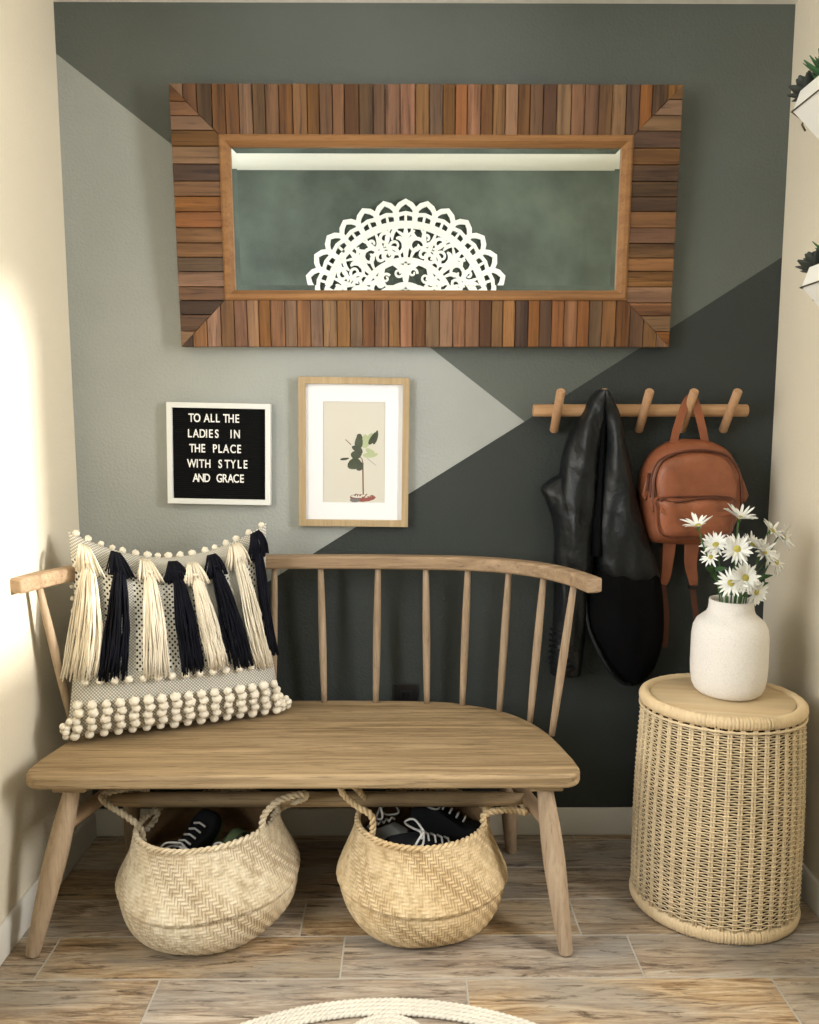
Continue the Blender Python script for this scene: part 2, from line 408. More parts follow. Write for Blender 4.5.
# ------------------------------------------------------------------ wall mirror
MX0, MX1, MZ0, MZ1 = -.640, .759, 1.499, 2.198
FW, MW, DEP = .130, .028, .036
mir = thing('wall_mirror', 'wide mirror in a reclaimed plank frame, hanging high on the painted wall', 'mirror', ((MX0+MX1)/2, -.004, MZ0))
rng = random.Random(11)
def side_planks(kind):
    mb = MB(); pos = MX0 if kind in 'tb' else MZ0; end = MX1 if kind in 'tb' else MZ1
    n = 38 if kind in 'tb' else 17; ws = [rng.uniform(.88, 1.12) for _ in range(n)]; sc = (end-pos)/sum(ws)
    for wd in ws:
        wd *= sc; a, b = pos+.0009, pos+wd-.0009; pos += wd
        if kind == 't': p = [(a, MZ1-FW), (b, MZ1-FW), (b, MZ1), (a, MZ1)]
        if kind == 'b': p = [(a, MZ0), (b, MZ0), (b, MZ0+FW), (a, MZ0+FW)]
        if kind == 'l': p = [(MX0, a), (MX0+FW, a), (MX0+FW, b), (MX0, b)]
        if kind == 'r': p = [(MX1-FW, a), (MX1, a), (MX1, b), (MX1-FW, b)]
        e = .0006
        TL = (1, 1, -(MX0+MZ1)); TR = (-1, 1, MX1-MZ1); BL = (1, -1, -(MX0-MZ0)); BR = (-1, -1, MX1+MZ0)
        # inside tests: top side lies above both upper mitres, etc.
        if kind == 't': cl = [TL, TR]
        if kind == 'b': cl = [BL, BR]
        if kind == 'l': cl = [tuple(-q for q in TL), tuple(-q for q in BL)]
        if kind == 'r': cl = [tuple(-q for q in TR), tuple(-q for q in BR)]
        for c in cl: p = clip(p, c[0], c[1], c[2]-e) if len(p) > 2 else p
        if len(p) < 3: continue
        yf = -.004-DEP+rng.uniform(-.0012, .0012)
        cx = sum(q[0] for q in p)/len(p); cz = sum(q[1] for q in p)/len(p); tt = rng.random()
        ins = [(cx+(q[0]-cx)*(1-.0012/max(.008, abs(q[0]-cx))) if abs(q[0]-cx) > .002 else q[0], cz+(q[1]-cz)*(1-.0012/max(.008, abs(q[1]-cz))) if abs(q[1]-cz) > .002 else q[1]) for q in p]
        m = len(p); V = [(x, yf, z) for x, z in ins]+[(x, yf+.0014, z) for x, z in p]+[(x, -.005, z) for x, z in p]
        F = [tuple(range(m))]+[(i+m*k, i+m*(k+1), (i+1)%m+m*(k+1), (i+1)%m+m*k) for k in (0, 1) for i in range(m)]
        mb.add(V, F, tint=tt)
    return mb
for kind, nm in (('t', 'frame_side'), ('b', 'frame_side'), ('l', 'frame_side'), ('r', 'frame_side')):
    side_planks(kind).build(nm, M['plank_v'] if kind in 'tb' else M['plank_h'], mir, smooth=False)
MB().box((MX0+.001, -.0045, MZ0+.001), (MX1-.001, -.0005, MZ1-.001)).build('backing_board', M['frame_dark'], mir, smooth=False)
# inner moulding
x0, x1, z0, z1 = MX0+FW, MX1-FW, MZ0+FW, MZ1-FW
prof = [(0, -.030), (0, -.044), (.006, -.048), (.016, -.045), (.022, -.038), (MW, -.030), (MW, -.016)]
mb = MB(); V = []
for d, y in prof: V += [(x0+d, y, z0+d), (x1-d, y, z0+d), (x1-d, y, z1-d), (x0+d, y, z1-d)]
F = [(i*4+j, i*4+(j+1)%4, (i+1)*4+(j+1)%4, (i+1)*4+j) for i in range(len(prof)-1) for j in range(4)]
mb.add(V, F); mb.build('inner_moulding', M['mould'], mir, smooth='auto', angle=25)
gx0, gx1, gz0, gz1 = x0+MW-.002, x1-MW+.002, z0+MW-.002, z1-MW+.002
gl = MB(); bw = .017; k = math.tan(math.radians(1.7))*bw
gl.add([(gx0+bw, -.020, gz0+bw), (gx1-bw, -.020, gz0+bw), (gx1-bw, -.020, gz1-bw), (gx0+bw, -.020, gz1-bw),
        (gx0+bw, -.012, gz0+bw), (gx1-bw, -.012, gz0+bw), (gx1-bw, -.012, gz1-bw), (gx0+bw, -.012, gz1-bw)], [(0,1,2,3), (7,6,5,4), (0,4,5,1), (1,5,6,2), (2,6,7,3), (3,7,4,0)])
gl = gl.build('mirror_glass', M['mirror'], mir, smooth=False)
bv = MB(); i0 = [(gx0+bw, -.020, gz0+bw), (gx1-bw, -.020, gz0+bw), (gx1-bw, -.020, gz1-bw), (gx0+bw, -.020, gz1-bw)]
o0 = [(gx0, -.020-k, gz0), (gx1, -.020-k, gz0), (gx1, -.020-k, gz1), (gx0, -.020-k, gz1)]
ib = [(a, -.012, c) for a, b, c in i0]; ob = [(a, -.012, c) for a, b, c in o0]
V = i0+o0+ob+ib
bv.add(V, [(j+4*q, (j+1)%4+4*q, (j+1)%4+4*(q+1), j+4*(q+1)) for q in range(3) for j in range(4)]+[(j+12, (j+1)%4+12, (j+1)%4, j) for j in range(4)])
bv.build('bevelled_edge', M['mirror'], gl, smooth=False)
mir.rotation_euler.x = math.radians(3.25)

# ------------------------------------------------------------------ letter board
LBX, LBZ = -.549, 1.041
lb = thing('letter_board', 'square black felt letter board in a white frame, hanging left of the plant print', 'letter board', (LBX, -.002, LBZ))
hw = .1515; sz = .297
mb = MB(); fr = .0155
def frame_ring(mb, x0, x1, z0, z1, w_, y0, y1, inner_y=None, **kk):
    o_ = [(x0, z0), (x1, z0), (x1, z1), (x0, z1)]; i_ = [(x0+w_, z0+w_), (x1-w_, z0+w_), (x1-w_, z1-w_), (x0+w_, z1-w_)]
    V = [(a, y1, b) for a, b in o_]+[(a, y0, b) for a, b in o_]+[(a, y0, b) for a, b in i_]+[(a, y1, b) for a, b in i_]
    F = [(j+4*q, j+4*(q+1), (j+1)%4+4*(q+1), (j+1)%4+4*q) for q in range(3) for j in range(4)]+[(j+12, j, (j+1)%4, (j+1)%4+12) for j in range(4)]
    mb.add(V, F, **kk)
frame_ring(mb, LBX-hw, LBX+hw, LBZ, LBZ+sz, fr, -.024, -.002); mb.build('frame', M['white'], lb, smooth='auto', bevel=.0012)
mb = MB(); n = 46; zz0 = LBZ+fr; hh = (sz-2*fr)/n; V = []; xs = (LBX-hw+fr, LBX+hw-fr)
for i in range(n):
    for dz, y in ((.05, -.012), (.2, -.0145), (.8, -.0145), (.95, -.012)):
        for x in xs: V.append((x, y, zz0+(i+dz)*hh))
mb.add(V, [(2*i, 2*i+1, 2*i+3, 2*i+2) for i in range(len(V)//2-1)]); mb.box((xs[0], -.011, LBZ+fr), (xs[1], -.003, LBZ+sz-fr))
mb.build('felt_panel', M['felt'], lb, smooth=False)
rows = [(157, 'TOALLTHE', [212,252,318,357,393,447,483,525]), (262, 'LADIESIN', [202,243,288,315,345,385,482,522]), (363, 'THEPLACE', [215,252,292,372,408,447,495,537]),
        (467, 'WITHSTYLE', [212,250,280,322,407,455,495,540,580]), (565, 'ANDGRACE', [238,275,317,400,440,477,515,555])]
glyph = {}
for zy, txt, xs_ in rows:
    for ch, zx in zip(txt, xs_):
        if ch not in glyph:
            cu = bpy.data.curves.new('letter', 'FONT'); cu.body = ch; cu.size = .0345; cu.extrude = .0012; cu.offset = .0005; cu.align_x = 'CENTER'
            tmp = bpy.data.objects.new('tmp', cu); COL.objects.link(tmp); bpy.context.view_layer.update()
            me = bpy.data.meshes.new_from_object(tmp.evaluated_get(bpy.context.evaluated_depsgraph_get())); bpy.data.objects.remove(tmp)
            cs = [v.co for v in me.vertices]; xa = (min(c.x for c in cs)+max(c.x for c in cs))/2; ya = (min(c.y for c in cs)+max(c.y for c in cs))/2
            me.transform(Matrix.Rotation(PI/2, 4, 'X') @ Matrix.Diagonal((.74, 1, 1, 1)) @ Matrix.Translation((-xa, -ya, 0)))
            me.materials.append(M['letter']); me.name = 'letter'; glyph[ch] = me
        o = bpy.data.objects.new('letter', glyph[ch]); COL.objects.link(o); o.parent = lb
        o.location = ((zx-400)*.00043, -.0150, (745-zy)*.00043)
lb.rotation_euler.y = .020

# ------------------------------------------------------------------ framed print
PX, PZ, pw, ph = -.153, .975, .323, .437
pf = thing('framed_picture', 'framed print of a small potted plant in a pale wood frame, on the wall', 'picture', (PX, -.002, PZ))
mb = MB(); frame_ring(mb, PX-pw/2, PX+pw/2, PZ, PZ+ph, .0195, -.026, -.002); mb.build('frame', M['oak_z'], pf, smooth='auto', bevel=.001)
mb = MB(); frame_ring(mb, PX-pw/2+.019, PX+pw/2-.019, PZ+.019, PZ+ph-.019, .051, -.0135, -.010); mb.build('mat_board', M['matboard'], pf, smooth=False)
gr1 = simple('print_dark_green', srgb(78, 84, 70), .8, .2, var=.5); gr2 = simple('print_pale_green', srgb(176, 186, 148), .8, .2, var=.15)
gr3 = simple('print_brown', srgb(120, 92, 78), .8, .2); gr4 = simple('print_pot', srgb(138, 84, 76), .8, .2, var=.4); gr5 = simple('print_shadow', srgb(120, 116, 116), .8, .2)
mb = MB(); mb.box((PX-.100, -.0105, PZ+.060), (PX+.100, -.004, PZ+ph-.055))
pc = lambda zx, zy: (PX+(zx-405)*.000458, PZ+ (1000-zy)*.000458)
def leafpoly(zx, zy, ang, ln, wd, mi, lift):
    x, z = pc(zx, zy); P = []; ln *= .000458; wd *= .000458; a = math.radians(ang)
    for i in range(12):
        q = 2*PI*i/12; u = (1-math.cos(q))/2*ln; v = math.sin(q)*wd/2*(1+.25*math.cos(q+1))
        P.append((x+u*math.cos(a)-v*math.sin(a), -.0105-lift, z+u*math.sin(a)+v*math.cos(a)))
    mb.prism(P, (0, .0003+lift, 0), mi=mi)
MATS = [M['paper'], gr1, gr2, gr3, gr4, gr5]
def seg2(x0, y0, x1, y1, wd, mi, lift):
    a, b = pc(x0, y0), pc(x1, y1); d = Vector((b[0]-a[0], b[1]-a[1])); nrm = Vector((-d.y, d.x)).normalized()*wd*.000458/2
    P = [(a[0]+nrm.x, -.0105-lift, a[1]+nrm.y), (a[0]-nrm.x, -.0105-lift, a[1]-nrm.y), (b[0]-nrm.x, -.0105-lift, b[1]-nrm.y), (b[0]+nrm.x, -.0105-lift, b[1]+nrm.y)]
    mb.prism(P, (0, .0003+lift, 0), mi=mi)
seg2(462, 590, 466, 800, 9, 3, .0002); seg2(466, 600, 455, 560, 6, 3, .0002); seg2(455, 560, 420, 540, 5, 3, .0002)
seg2(350, 440, 388, 475, 5, 3, .0002); seg2(490, 560, 548, 605, 2.5, 5, .0002)
for a in [(420,490,75,92,48,1,.0004), (440,500,95,98,42,1,.0005), (455,590,195,95,72,1,.0004), (385,545,20,75,56,1,.0003), (315,568,8,60,16,1,.0004), (430,640,72,62,44,1,.0005), (460,525,150,80,40,1,.0006),
          (470,495,85,90,52,2,.0004), (500,470,60,92,34,1,.0006), (478,480,62,95,46,2,.0003), (460,540,5,100,34,2,.0004), (480,500,-20,60,30,2,.0005), (530,470,75,95,26,1,.0007)]: leafpoly(*a)
leafpoly(378, 812, 0, 170, 50, 4, .0003); leafpoly(385, 806, 2, 150, 22, 0, .0005)
for q in range(10): leafpoly(400+q*13+rng.uniform(-4, 4), 806+rng.uniform(-8, 10), rng.uniform(0, 90), 18, 8, 4 if q % 2 else 3, .0006)
leafpoly(378, 830, 0, 70, 26, 5, .0004)
mb.build('art_print', MATS, pf, smooth=False)
pf.rotation_euler.y = .012

# ------------------------------------------------------------------ outlet
OX, OZ = at(406, 692, Y=0).x, at(406, 692, Y=0).z-.030
ol = thing('wall_outlet', 'black wall outlet low on the charcoal wall, behind the bench spindles', 'outlet', (OX, -.001, OZ-.057))
MB().box((OX-.0375, -.007, OZ-.058), (OX+.0375, -.001, OZ+.058)).build('cover_plate', M['outlet'], ol, smooth='auto', bevel=.003)
for dz in (-.022, .022):
    f = MB().box((OX-.017, -.0095, OZ+dz-.015), (OX+.017, -.0065, OZ+dz+.015)).build('socket', M['outlet'], ol, smooth='auto', bevel=.002)
    for dx in (-.006, .006): MB().box((OX+dx-.001, -.0101, OZ+dz-.002), (OX+dx+.001, -.0094, OZ+dz+.007)).build('slot', M['trim'] if 0 else M['lining'], f, smooth=False)

# ------------------------------------------------------------------ peg rail
pr = thing('peg_rail', 'light wooden peg rail with slanted pegs, on the charcoal wall above the side table', 'coat rack', (.68, -.002, 1.25))
RY, RZ = -.040, 1.316
MB().tube([(.372, RY, RZ), (.374, RY, RZ), (.99, RY, RZ), (.992, RY, RZ)], [.0165, .018, .018, .0165], 24).build('bar', M['beech_x'], pr, smooth='auto')
PEGX = [.436, .560, .685, .810, .932]
for x in PEGX:
    a, b = Vector((x, -.022, 1.257)), Vector((x, -.116, 1.370))
    MB().tube([a, a.lerp(b, .02), a.lerp(b, .98), b], [.0105, .0125, .0125, .0105], 20).build('peg', M['beech_z'], pr, smooth='auto')
for x in (.50, .87): MB().tube([(x, -.003, RZ), (x, RY, RZ)], .007, 12).build('wall_mount', M['beech_z'], pr)

# ------------------------------------------------------------------ backpack
bp = thing('backpack', 'small tan leather backpack hanging by its top loop from the peg rail', 'backpack', (.812, -.03, .93))
def puff(outline, yb, thick, mat, name, parent, p=2.4, rings=14, wr=0, seedv=0, bumps=(), centre=None, power=2.0, rim=.0, n=6, flatback=True):
    """pillowy body: outline (x,z) list closed, bulging towards -y"""
    O = catmull([(x, 0, z) for x, z in outline], n, True); m = len(O)
    c = centre or (sum(q.x for q in O)/m, sum(q.z for q in O)/m)
    V = []
    for r in range(rings+1):
        s_ = 1-(r/rings)**1.6 if r < rings else 0.0
        for q in O:
            x = c[0]+(q.x-c[0])*s_; z = c[1]+(q.z-c[1])*s_
            h = (1-s_**p)**(1/power) if s_ < 1 else 0
            y = yb-rim-thick*h
            if wr: y += wr*h*(math.sin(x*61+z*23+seedv)+.6*math.sin(z*97-x*31+seedv*2)+.5*math.sin(x*140+z*90+seedv*3))
            for (bx, bz, br, ba) in bumps: y += ba*math.exp(-((x-bx)**2+(z-bz)**2)/br**2)
            V.append((x, y, z))
    F = [(i*m+j, (i+1)*m+j, (i+1)*m+(j+1)%m, i*m+(j+1)%m) for i in range(rings) for j in range(m)]
    b0 = len(V)
    V += [(q.x, yb, q.z) for q in O]+[(c[0]+(q.x-c[0])*.9, yb+.004, c[1]+(q.z-c[1])*.9) for q in O]
    F += [(b0+j, j, (j+1)%m, b0+(j+1)%m) for j in range(m)]+[(b0+m+j, b0+j, b0+(j+1)%m, b0+m+(j+1)%m) for j in range(m)]+[tuple(b0+m+j for j in range(m))]
    mb = MB(); mb.add(V, F); return mb.build(name, mat, parent)
def zp(zx, zy, Y): p_ = at(610+zx/3.413, 360+zy/3.413, Y=Y); return (p_.x, p_.z)
body = [zp(*q, -.10) for q in [(300,270), (225,278), (160,320), (122,390), (116,460), (128,560), (150,622), (220,634), (310,635), (400,618), (438,570), (458,490), (455,400), (425,320), (370,282)]]
bdy = puff(body, -.035, .073, M['leather'], 'body', bp, p=3.2, wr=.0018, rim=.025, power=2.2, bumps=[(.80, 1.16, .05, -.006), (.74, .99, .05, .006), (.88, .98, .04, .005)])
def surf_path(pts, Y): return [Vector((x, Y, z)) for x, z in pts]
# raised front panel, its piping and zip
panel = [zp(*q, -.135) for q in [(165,470), (162,400), (190,345), (260,322), (340,318), (405,340), (436,395), (440,470), (430,560), (400,598), (300,606), (190,600), (165,560)]]
fp = puff(panel, -.115, .030, M['leather'], 'front_panel', bp, p=5, wr=.0012, seedv=2, power=2.6)
pts = catmull([Vector((x, -.124, z)) for x, z in [zp(*q, -.124) for q in [(150,520), (150,430), (160,380), (190,335), (250,312), (330,308), (400,326), (440,380), (450,440), (448,520)]]], 6)
MB().tube(pts, .0035, 8).build('piping', M['leather_dark'], bp)
pts2 = catmull([Vector((x, -.128, z)) for x, z in [zp(*q, -.128) for q in [(140,470), (145,400), (170,345), (230,318), (325,312), (405,330), (445,385)]]], 6)
MB().tube([p+Vector((0, .008, 0)) for p in pts2], .0028, 8).build('zip', M['leather_dark'], bp)
# pocket
pocket = [zp(*q, -.15) for q in [(168,470), (290,464), (415,468), (425,500), (420,580), (385,606), (290,614), (190,606), (165,575), (160,510)]]
pk = puff(pocket, -.128, .034, M['leather'], 'front_pocket', bp, p=4, wr=.0034, seedv=5, power=2.4, bumps=[(zp(205,495,-.15)[0], zp(205,495,-.15)[1], .018, -.008), (zp(300,590,-.15)[0], zp(300,590,-.15)[1], .03, .006)])
pts = catmull([Vector((x, -.1505, z)) for x, z in [zp(*q, -.15) for q in [(166,474), (162,510), (166,572), (190,602), (290,609), (386,602), (418,578), (423,505), (413,470), (290,466)]]], 5, True)
MB().tube(pts+[pts[0]], .0024, 7).build('pocket_seam', M['leather_dark'], pk)
pts = catmull([Vector((x, -.158, z)) for x, z in [zp(*q, -.158) for q in [(172,512), (200,525), (250,530), (330,532), (415,520)]]], 6)
MB().sweep(pts, .004, .012, up=(0, 0, 1)).build('pocket_flap_edge', M['leather'], pk, smooth='auto', bevel=.001)
pts = catmull([Vector((x, -.1585, z)) for x, z in [zp(*q, -.1585) for q in [(170,482), (185,474), (220,486), (330,470), (415,478)]]], 6)
MB().tube(pts, .003, 8).build('zip', M['leather_dark'], pk)
pl_ = zp(132, 400, -.10)
MB().sweep([(pl_[0], -.102, pl_[1]+.012), (pl_[0]-.004, -.110, pl_[1]-.008), (pl_[0]-.007, -.112, pl_[1]-.040)], .009, .003, up=(0, 1, 0)).build('zip_pull', M['leather_dark'], bp, smooth='auto', bevel=.001)
# side wings of the bag
for sx, pp in ((-1, [(122,395), (108,460), (118,480), (135,440)]), (1, [(448,400), (470,462), (455,488), (440,450)])):
    P = [zp(*q, -.09) for q in pp]
    MB().prism([(x, -.10, z) for x, z in P], (0, .03, 0)).build('side_tab', M['leather'], bp, smooth='auto', bevel=.003)
# loop over the peg
lpz = 1.338
pts = catmull([(.770, -.075, 1.222), (.778, -.080, 1.270), (.796, -.088, 1.334), (.811, -.090, 1.352), (.824, -.088, 1.336), (.846, -.080, 1.278), (.862, -.075, 1.222)], 8)
MB().sweep(pts, .022, .004, up=(0, 1, 0)).build('hanging_loop', M['leather'], bp, smooth='auto', bevel=.001)
def strap(P, Y, wd, nm, m='leather'):
    pts = catmull([Vector((zp(x, z, yy)[0], yy, zp(x, z, yy)[1])) for x, z, yy in P], 6)
    ws = wd if not hasattr(wd, '__len__') else [wd[0]+(wd[1]-wd[0])*i/(len(pts)-1) for i in range(len(pts))]
    return MB().sweep(pts, ws, .005, up=(0, 1, 0)).build(nm, M[m], bp, smooth='auto', bevel=.0015)
strap([(205,610,-.05), (198,680,-.05), (190,740,-.045), (180,765,-.04)], 0, (.040, .022), 'shoulder_strap')
strap([(178,640,-.035), (182,760,-.03), (192,860,-.03), (190,940,-.03), (187,980,-.03)], 0, (.015, .016), 'strap_tail', 'leather_dark')
strap([(282,610,-.05), (275,690,-.05), (284,750,-.045), (285,775,-.042)], 0, (.046, .020), 'shoulder_strap')
strap([(300,640,-.036), (282,750,-.034), (288,830,-.034), (297,890,-.034)], 0, (.014, .016), 'strap_tail', 'leather_dark')
bx_, bz_ = zp(285, 775, -.045)
MB().box((bx_-.014, -.052, bz_-.005), (bx_+.014, -.036, bz_+.005)).build('buckle', M['outlet'], bp, smooth='auto', bevel=.002)

# ------------------------------------------------------------------ jacket
jk = thing('leather_jacket', 'black leather jacket hanging from the peg rail beside the tan backpack', 'jacket', (.58, -.03, .50))
def jz(zx, zy, Y): p_ = at(530+zx/3.2, 380+zy/3.2, Y=Y); return (p_.x, p_.z)
def drape(rows, mat, name, parent, yb=-.012, wr=.006, fr=40, seedv=0, nu=44, sub=6):
    """rows: (zy, zxL, zxR, thickness, y_back)"""
    R_ = catmull([Vector((r[0], r[1], r[2])) for r in rows], sub); T_ = catmull([Vector((r[3], r[4] if len(r) > 4 else yb, 0)) for r in rows], sub)
    V = []; nv = len(R_)
    for k_, (r, t_) in enumerate(zip(R_, T_)):
        th, y0 = t_.x, t_.y
        xa, za = jz(r.y, r.x, y0-.04); xb, zb = jz(r.z, r.x, y0-.04)
        for i in range(nu):
            q = 2*PI*i/nu; u = .5-.5*math.cos(q)
            x = xa+(xb-xa)*u; z = za+(zb-za)*u
            s_ = abs(math.sin(q))**.7
            if q < PI:
                y = y0-th*s_
                y += wr*s_*(math.sin((x+z*.25)*fr*2.2+seedv)+.5*math.sin(x*fr*4.1-z*13+seedv*1.7)+.45*math.sin(z*52+x*30+seedv)*math.sin(z*17+seedv)+.3*math.sin(z*110+x*70))
            else: y = y0+.004*s_
            V.append((x, min(y, -.006), z))
    F = [(k_*nu+i, k_*nu+(i+1)%nu, (k_+1)*nu+(i+1)%nu, (k_+1)*nu+i) for k_ in range(nv-1) for i in range(nu)]
    F += [tuple(range(nu-1, -1, -1)), tuple((nv-1)*nu+i for i in range(nu))]
    mb = MB(); mb.add(V, F); return mb.build(name, mat, parent)
bodyL = [(30,225,252,.045,-.085), (50,205,250,.060,-.070), (100,178,242,.075,-.045), (180,130,236,.085,-.030), (260,108,226,.085,-.025), (320,100,222,.085,-.02), (400,84,218,.085,-.02), (500,86,212,.085,-.02), (600,92,206,.080,-.02), (640,96,200,.06,-.02)]
drape(bodyL, M['black_leather'], 'front_panel', jk, wr=.006, fr=34)
bodyR = [(30,232,256,.045,-.085), (60,228,272,.060,-.070), (120,232,294,.075,-.045), (200,234,310,.088,-.03), (300,220,328,.095,-.03), (400,210,352,.095,-.03), (480,206,376,.095,-.03), (560,212,402,.09,-.03), (620,222,420,.085,-.03), (655,260,424,.06,-.03)]
drape(bodyR, M['black_leather'], 'back_panel', jk, wr=.005, fr=30, seedv=2.2)
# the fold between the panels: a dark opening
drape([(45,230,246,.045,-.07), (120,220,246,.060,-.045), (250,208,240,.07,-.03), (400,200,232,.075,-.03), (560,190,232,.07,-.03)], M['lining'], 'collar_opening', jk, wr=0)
sleeve = [(300,104,170,.03,-.02), (345,44,165,.05,-.02), (390,58,160,.07,-.02), (470,82,190,.075,-.02), (600,84,190,.075,-.02), (720,84,184,.07,-.02), (830,80,182,.065,-.02), (900,74,176,.062,-.02), (948,70,168,.055,-.02)]
drape(sleeve, M['black_leather'], 'sleeve', jk, wr=.0045, fr=44, seedv=4)
lin = [(600,215,410,.07,-.03), (650,196,426,.09,-.03), (720,190,432,.098,-.03), (800,196,432,.098,-.03), (860,222,424,.09,-.03), (920,250,405,.075,-.03), (965,280,375,.05,-.03), (985,306,345,.02,-.03)]
drape(lin, M['lining'], 'lining', jk, wr=.003, fr=30, seedv=1)
hem = [Vector((*[jz(x, y, -.11)[0]], -.11+dy, jz(x, y, -.11)[1])) for x, y, dy in [(192,700,.06), (198,800,.04), (228,880,.02), (262,938,.01), (300,975,.02), (330,985,.03)]]
MB().tube(catmull(hem, 6), .006, 10).build('hem', M['black_leather'], jk)
for k_ in range(7):
    y_ = 812+k_*19
    xa, za = jz(78-k_*.8, y_, -.085); xb, zb = jz(178-k_*1.6, y_, -.085)
    pts = [(xa+(xb-xa)*u, -.02-.064*max(0, math.sin(PI*u))**.6-.004, za+(zb-za)*u) for u in [i/14 for i in range(15)]]
    MB().tube(pts, .0035, 8).build('cuff_rib', M['black_leather'], jk)

# ------------------------------------------------------------------ wicker side table
TX, TY, TZ = .825, -.355, .578
wk = simple('wicker', srgb(218, 198, 162), .6, .3, 60, .3, .1)
wk2 = simple('wicker_binding', srgb(222, 198, 158), .55, .35, 80, .3, .08)
top_wood = wood('table_top_wood', srgb(226, 204, 166), srgb(208, 180, 138), srgb(180, 150, 110), 'X', .8, .5, .3)
tb = thing('wicker_side_table', 'round wicker drum side table with a wooden top, on the floor right of the bench', 'side table', (TX, TY, 0))
def trad(z): # silhouette radius of the drum
    t_ = z/TZ; return .196+.0110*(1-t_)+.006*math.sin(PI*t_)
NS = 42; nr = 78
mb = MB()
for i in range(NS):
    q = 2*PI*i/NS
    pts = [(TX+trad(z)*math.cos(q), TY+trad(z)*math.sin(q), z) for z in [.02+(TZ-.05)*k/8 for k in range(9)]]
    tv = Vector((-math.sin(q), math.cos(q), 0))
    for s_ in (-1, 1): mb.tube([Vector(p)+tv*.0031*s_ for p in pts], .0030, 6)
mb.build('upright_canes', wk, tb)
mb = MB(); sub = 6; N = NS*sub
for k in range(nr):
    z = .043+(TZ-.081)*k/(nr-1); ph = (k//1) % 2; V = []
    R0 = trad(z)
    for j in range(N):
        q = 2*PI*j/N; a = math.cos(NS*q/1)            # +1 at each upright
        s_ = 1 if ((j+sub//2)//sub + ph) % 2 == 0 else -1
        off = 0.0030*math.cos(NS*q/2 + ph*PI)+.0010*a
        dz = .0010*math.sin(5*q+k*.15)+.0002*math.sin(19*q+k*2.1) 
        c = (TX+(R0+off)*math.cos(q), TY+(R0+off)*math.sin(q), z+dz)
        for (dr, dz2) in ((.0018, 0), (0, .00215), (-.0018, 0), (0, -.00215)):
            V.append((c[0]+dr*math.cos(q), c[1]+dr*math.sin(q), c[2]+dz2))
    F = [(j*4+m, ((j+1)%N)*4+m, ((j+1)%N)*4+(m+1)%4, j*4+(m+1)%4) for j in range(N) for m in range(4)]
    mb.add(V, F)
mb.build('woven_wall', wk, tb)
mb = MB(); mb.lathe([(trad(.03)-.012, .03), (trad(.3)-.012, .3), (trad(TZ)-.012, TZ-.03)], (TX, TY, 0), 64)
mb.build('gap_shade_liner', simple('weave_gap_shade', srgb(70, 56, 42), .9, .1), tb)  # dark cylinder added inside, its colour standing in for shade in the weave gaps
def bound_ring(zc, R0, rr, rz, nm, nb):
    """a ring of cane wrapped with binding"""
    V = []; nu = nb*4; nv = 14
    rg = random.Random(nb); gaps = [rg.random() < .16 for _ in range(nb)]; jit = [rg.uniform(-.0005, .0005) for _ in range(nb)]
    for i in range(nu):
        q = 2*PI*i/nu; b = i//4; groove = (-.0020 if i % 4 == 0 else 0)+jit[b]-(.0022 if gaps[b] and i % 4 == 0 else 0)
        for j in range(nv):
            w_ = 2*PI*j/nv; cr = R0+(rr+groove)*math.cos(w_)
            V.append((TX+cr*math.cos(q), TY+cr*math.sin(q), zc+(rz+groove)*math.sin(w_)))
    F = [(i*nv+j, i*nv+(j+1)%nv, ((i+1)%nu)*nv+(j+1)%nv, ((i+1)%nu)*nv+j) for i in range(nu) for j in range(nv)]
    F = [f[::-1] for f in F]
    mb = MB(); mb.add(V, F); return mb.build(nm, wk2, tb)
bound_ring(TZ-.015, .192, .015, .0165, 'top_rim', 150)
bound_ring(.019, .2015, .014, .019, 'bottom_rim', 160)
mb = MB(); mb.tube([(TX+(trad(.515)+.004)*math.cos(2*PI*i/96), TY+(trad(.515)+.004)*math.sin(2*PI*i/96), TZ-.036+.0012*(i%2)) for i in range(97)], .0036, 6)
mb.build('rim_braid', wk, tb)
mb = MB(); mb.lathe([(.0, TZ-.004), (.172, TZ-.004), (.1765, TZ-.006), (.1775, TZ-.012), (.1775, TZ-.024), (0, TZ-.024)], (TX, TY, 0), 72)
mb.build('table_top', top_wood, tb, smooth='auto')

tb.scale = (1.0, .86, 1); tb.rotation_euler.z = math.radians(-10)

# ------------------------------------------------------------------ vase
VX, VY, VZ = .849, -.332, TZ-.004
t = NT('rough_ceramic'); o_ = t.obj(); n1 = t.noise(o_, 300, 5, .7); n2 = t.noise(o_, 140, 3)
c_ = t.ramp(n1, [(.30, srgb(214, 202, 190)), (.42, srgb(240, 235, 228)), (.7, srgb(246, 243, 238))])
t.bump(t.math('ADD', n1, n2), .7, .003); M['ceramic'] = t.done(c_, .85, .2)
prof = [(0, .001), (.066, .001), (.078, .004), (.088, .012), (.0945, .026), (.0985, .05), (.1000, .08), (.1000, .120), (.0995, .160), (.0965, .182), (.088, .200), (.074, .212), (.064, .220), (.0595, .230), (.058, .243), (.0575, .254), (.0565, .2575), (.0535, .2575), (.0520, .252), (.052, .225), (.06, .21), (.088, .19), (.093, .16), (.093, .05), (.08, .012), (0, .010)]
mb = MB(); mb.lathe([(r*.955, z*.975) for r, z in prof], (0, 0, 0), 72)
vase = mb.build('vase', M['ceramic'], None); vase.location = (VX, VY, VZ)
tag(vase, 'rough off-white ceramic vase on the wicker side table', 'vase')

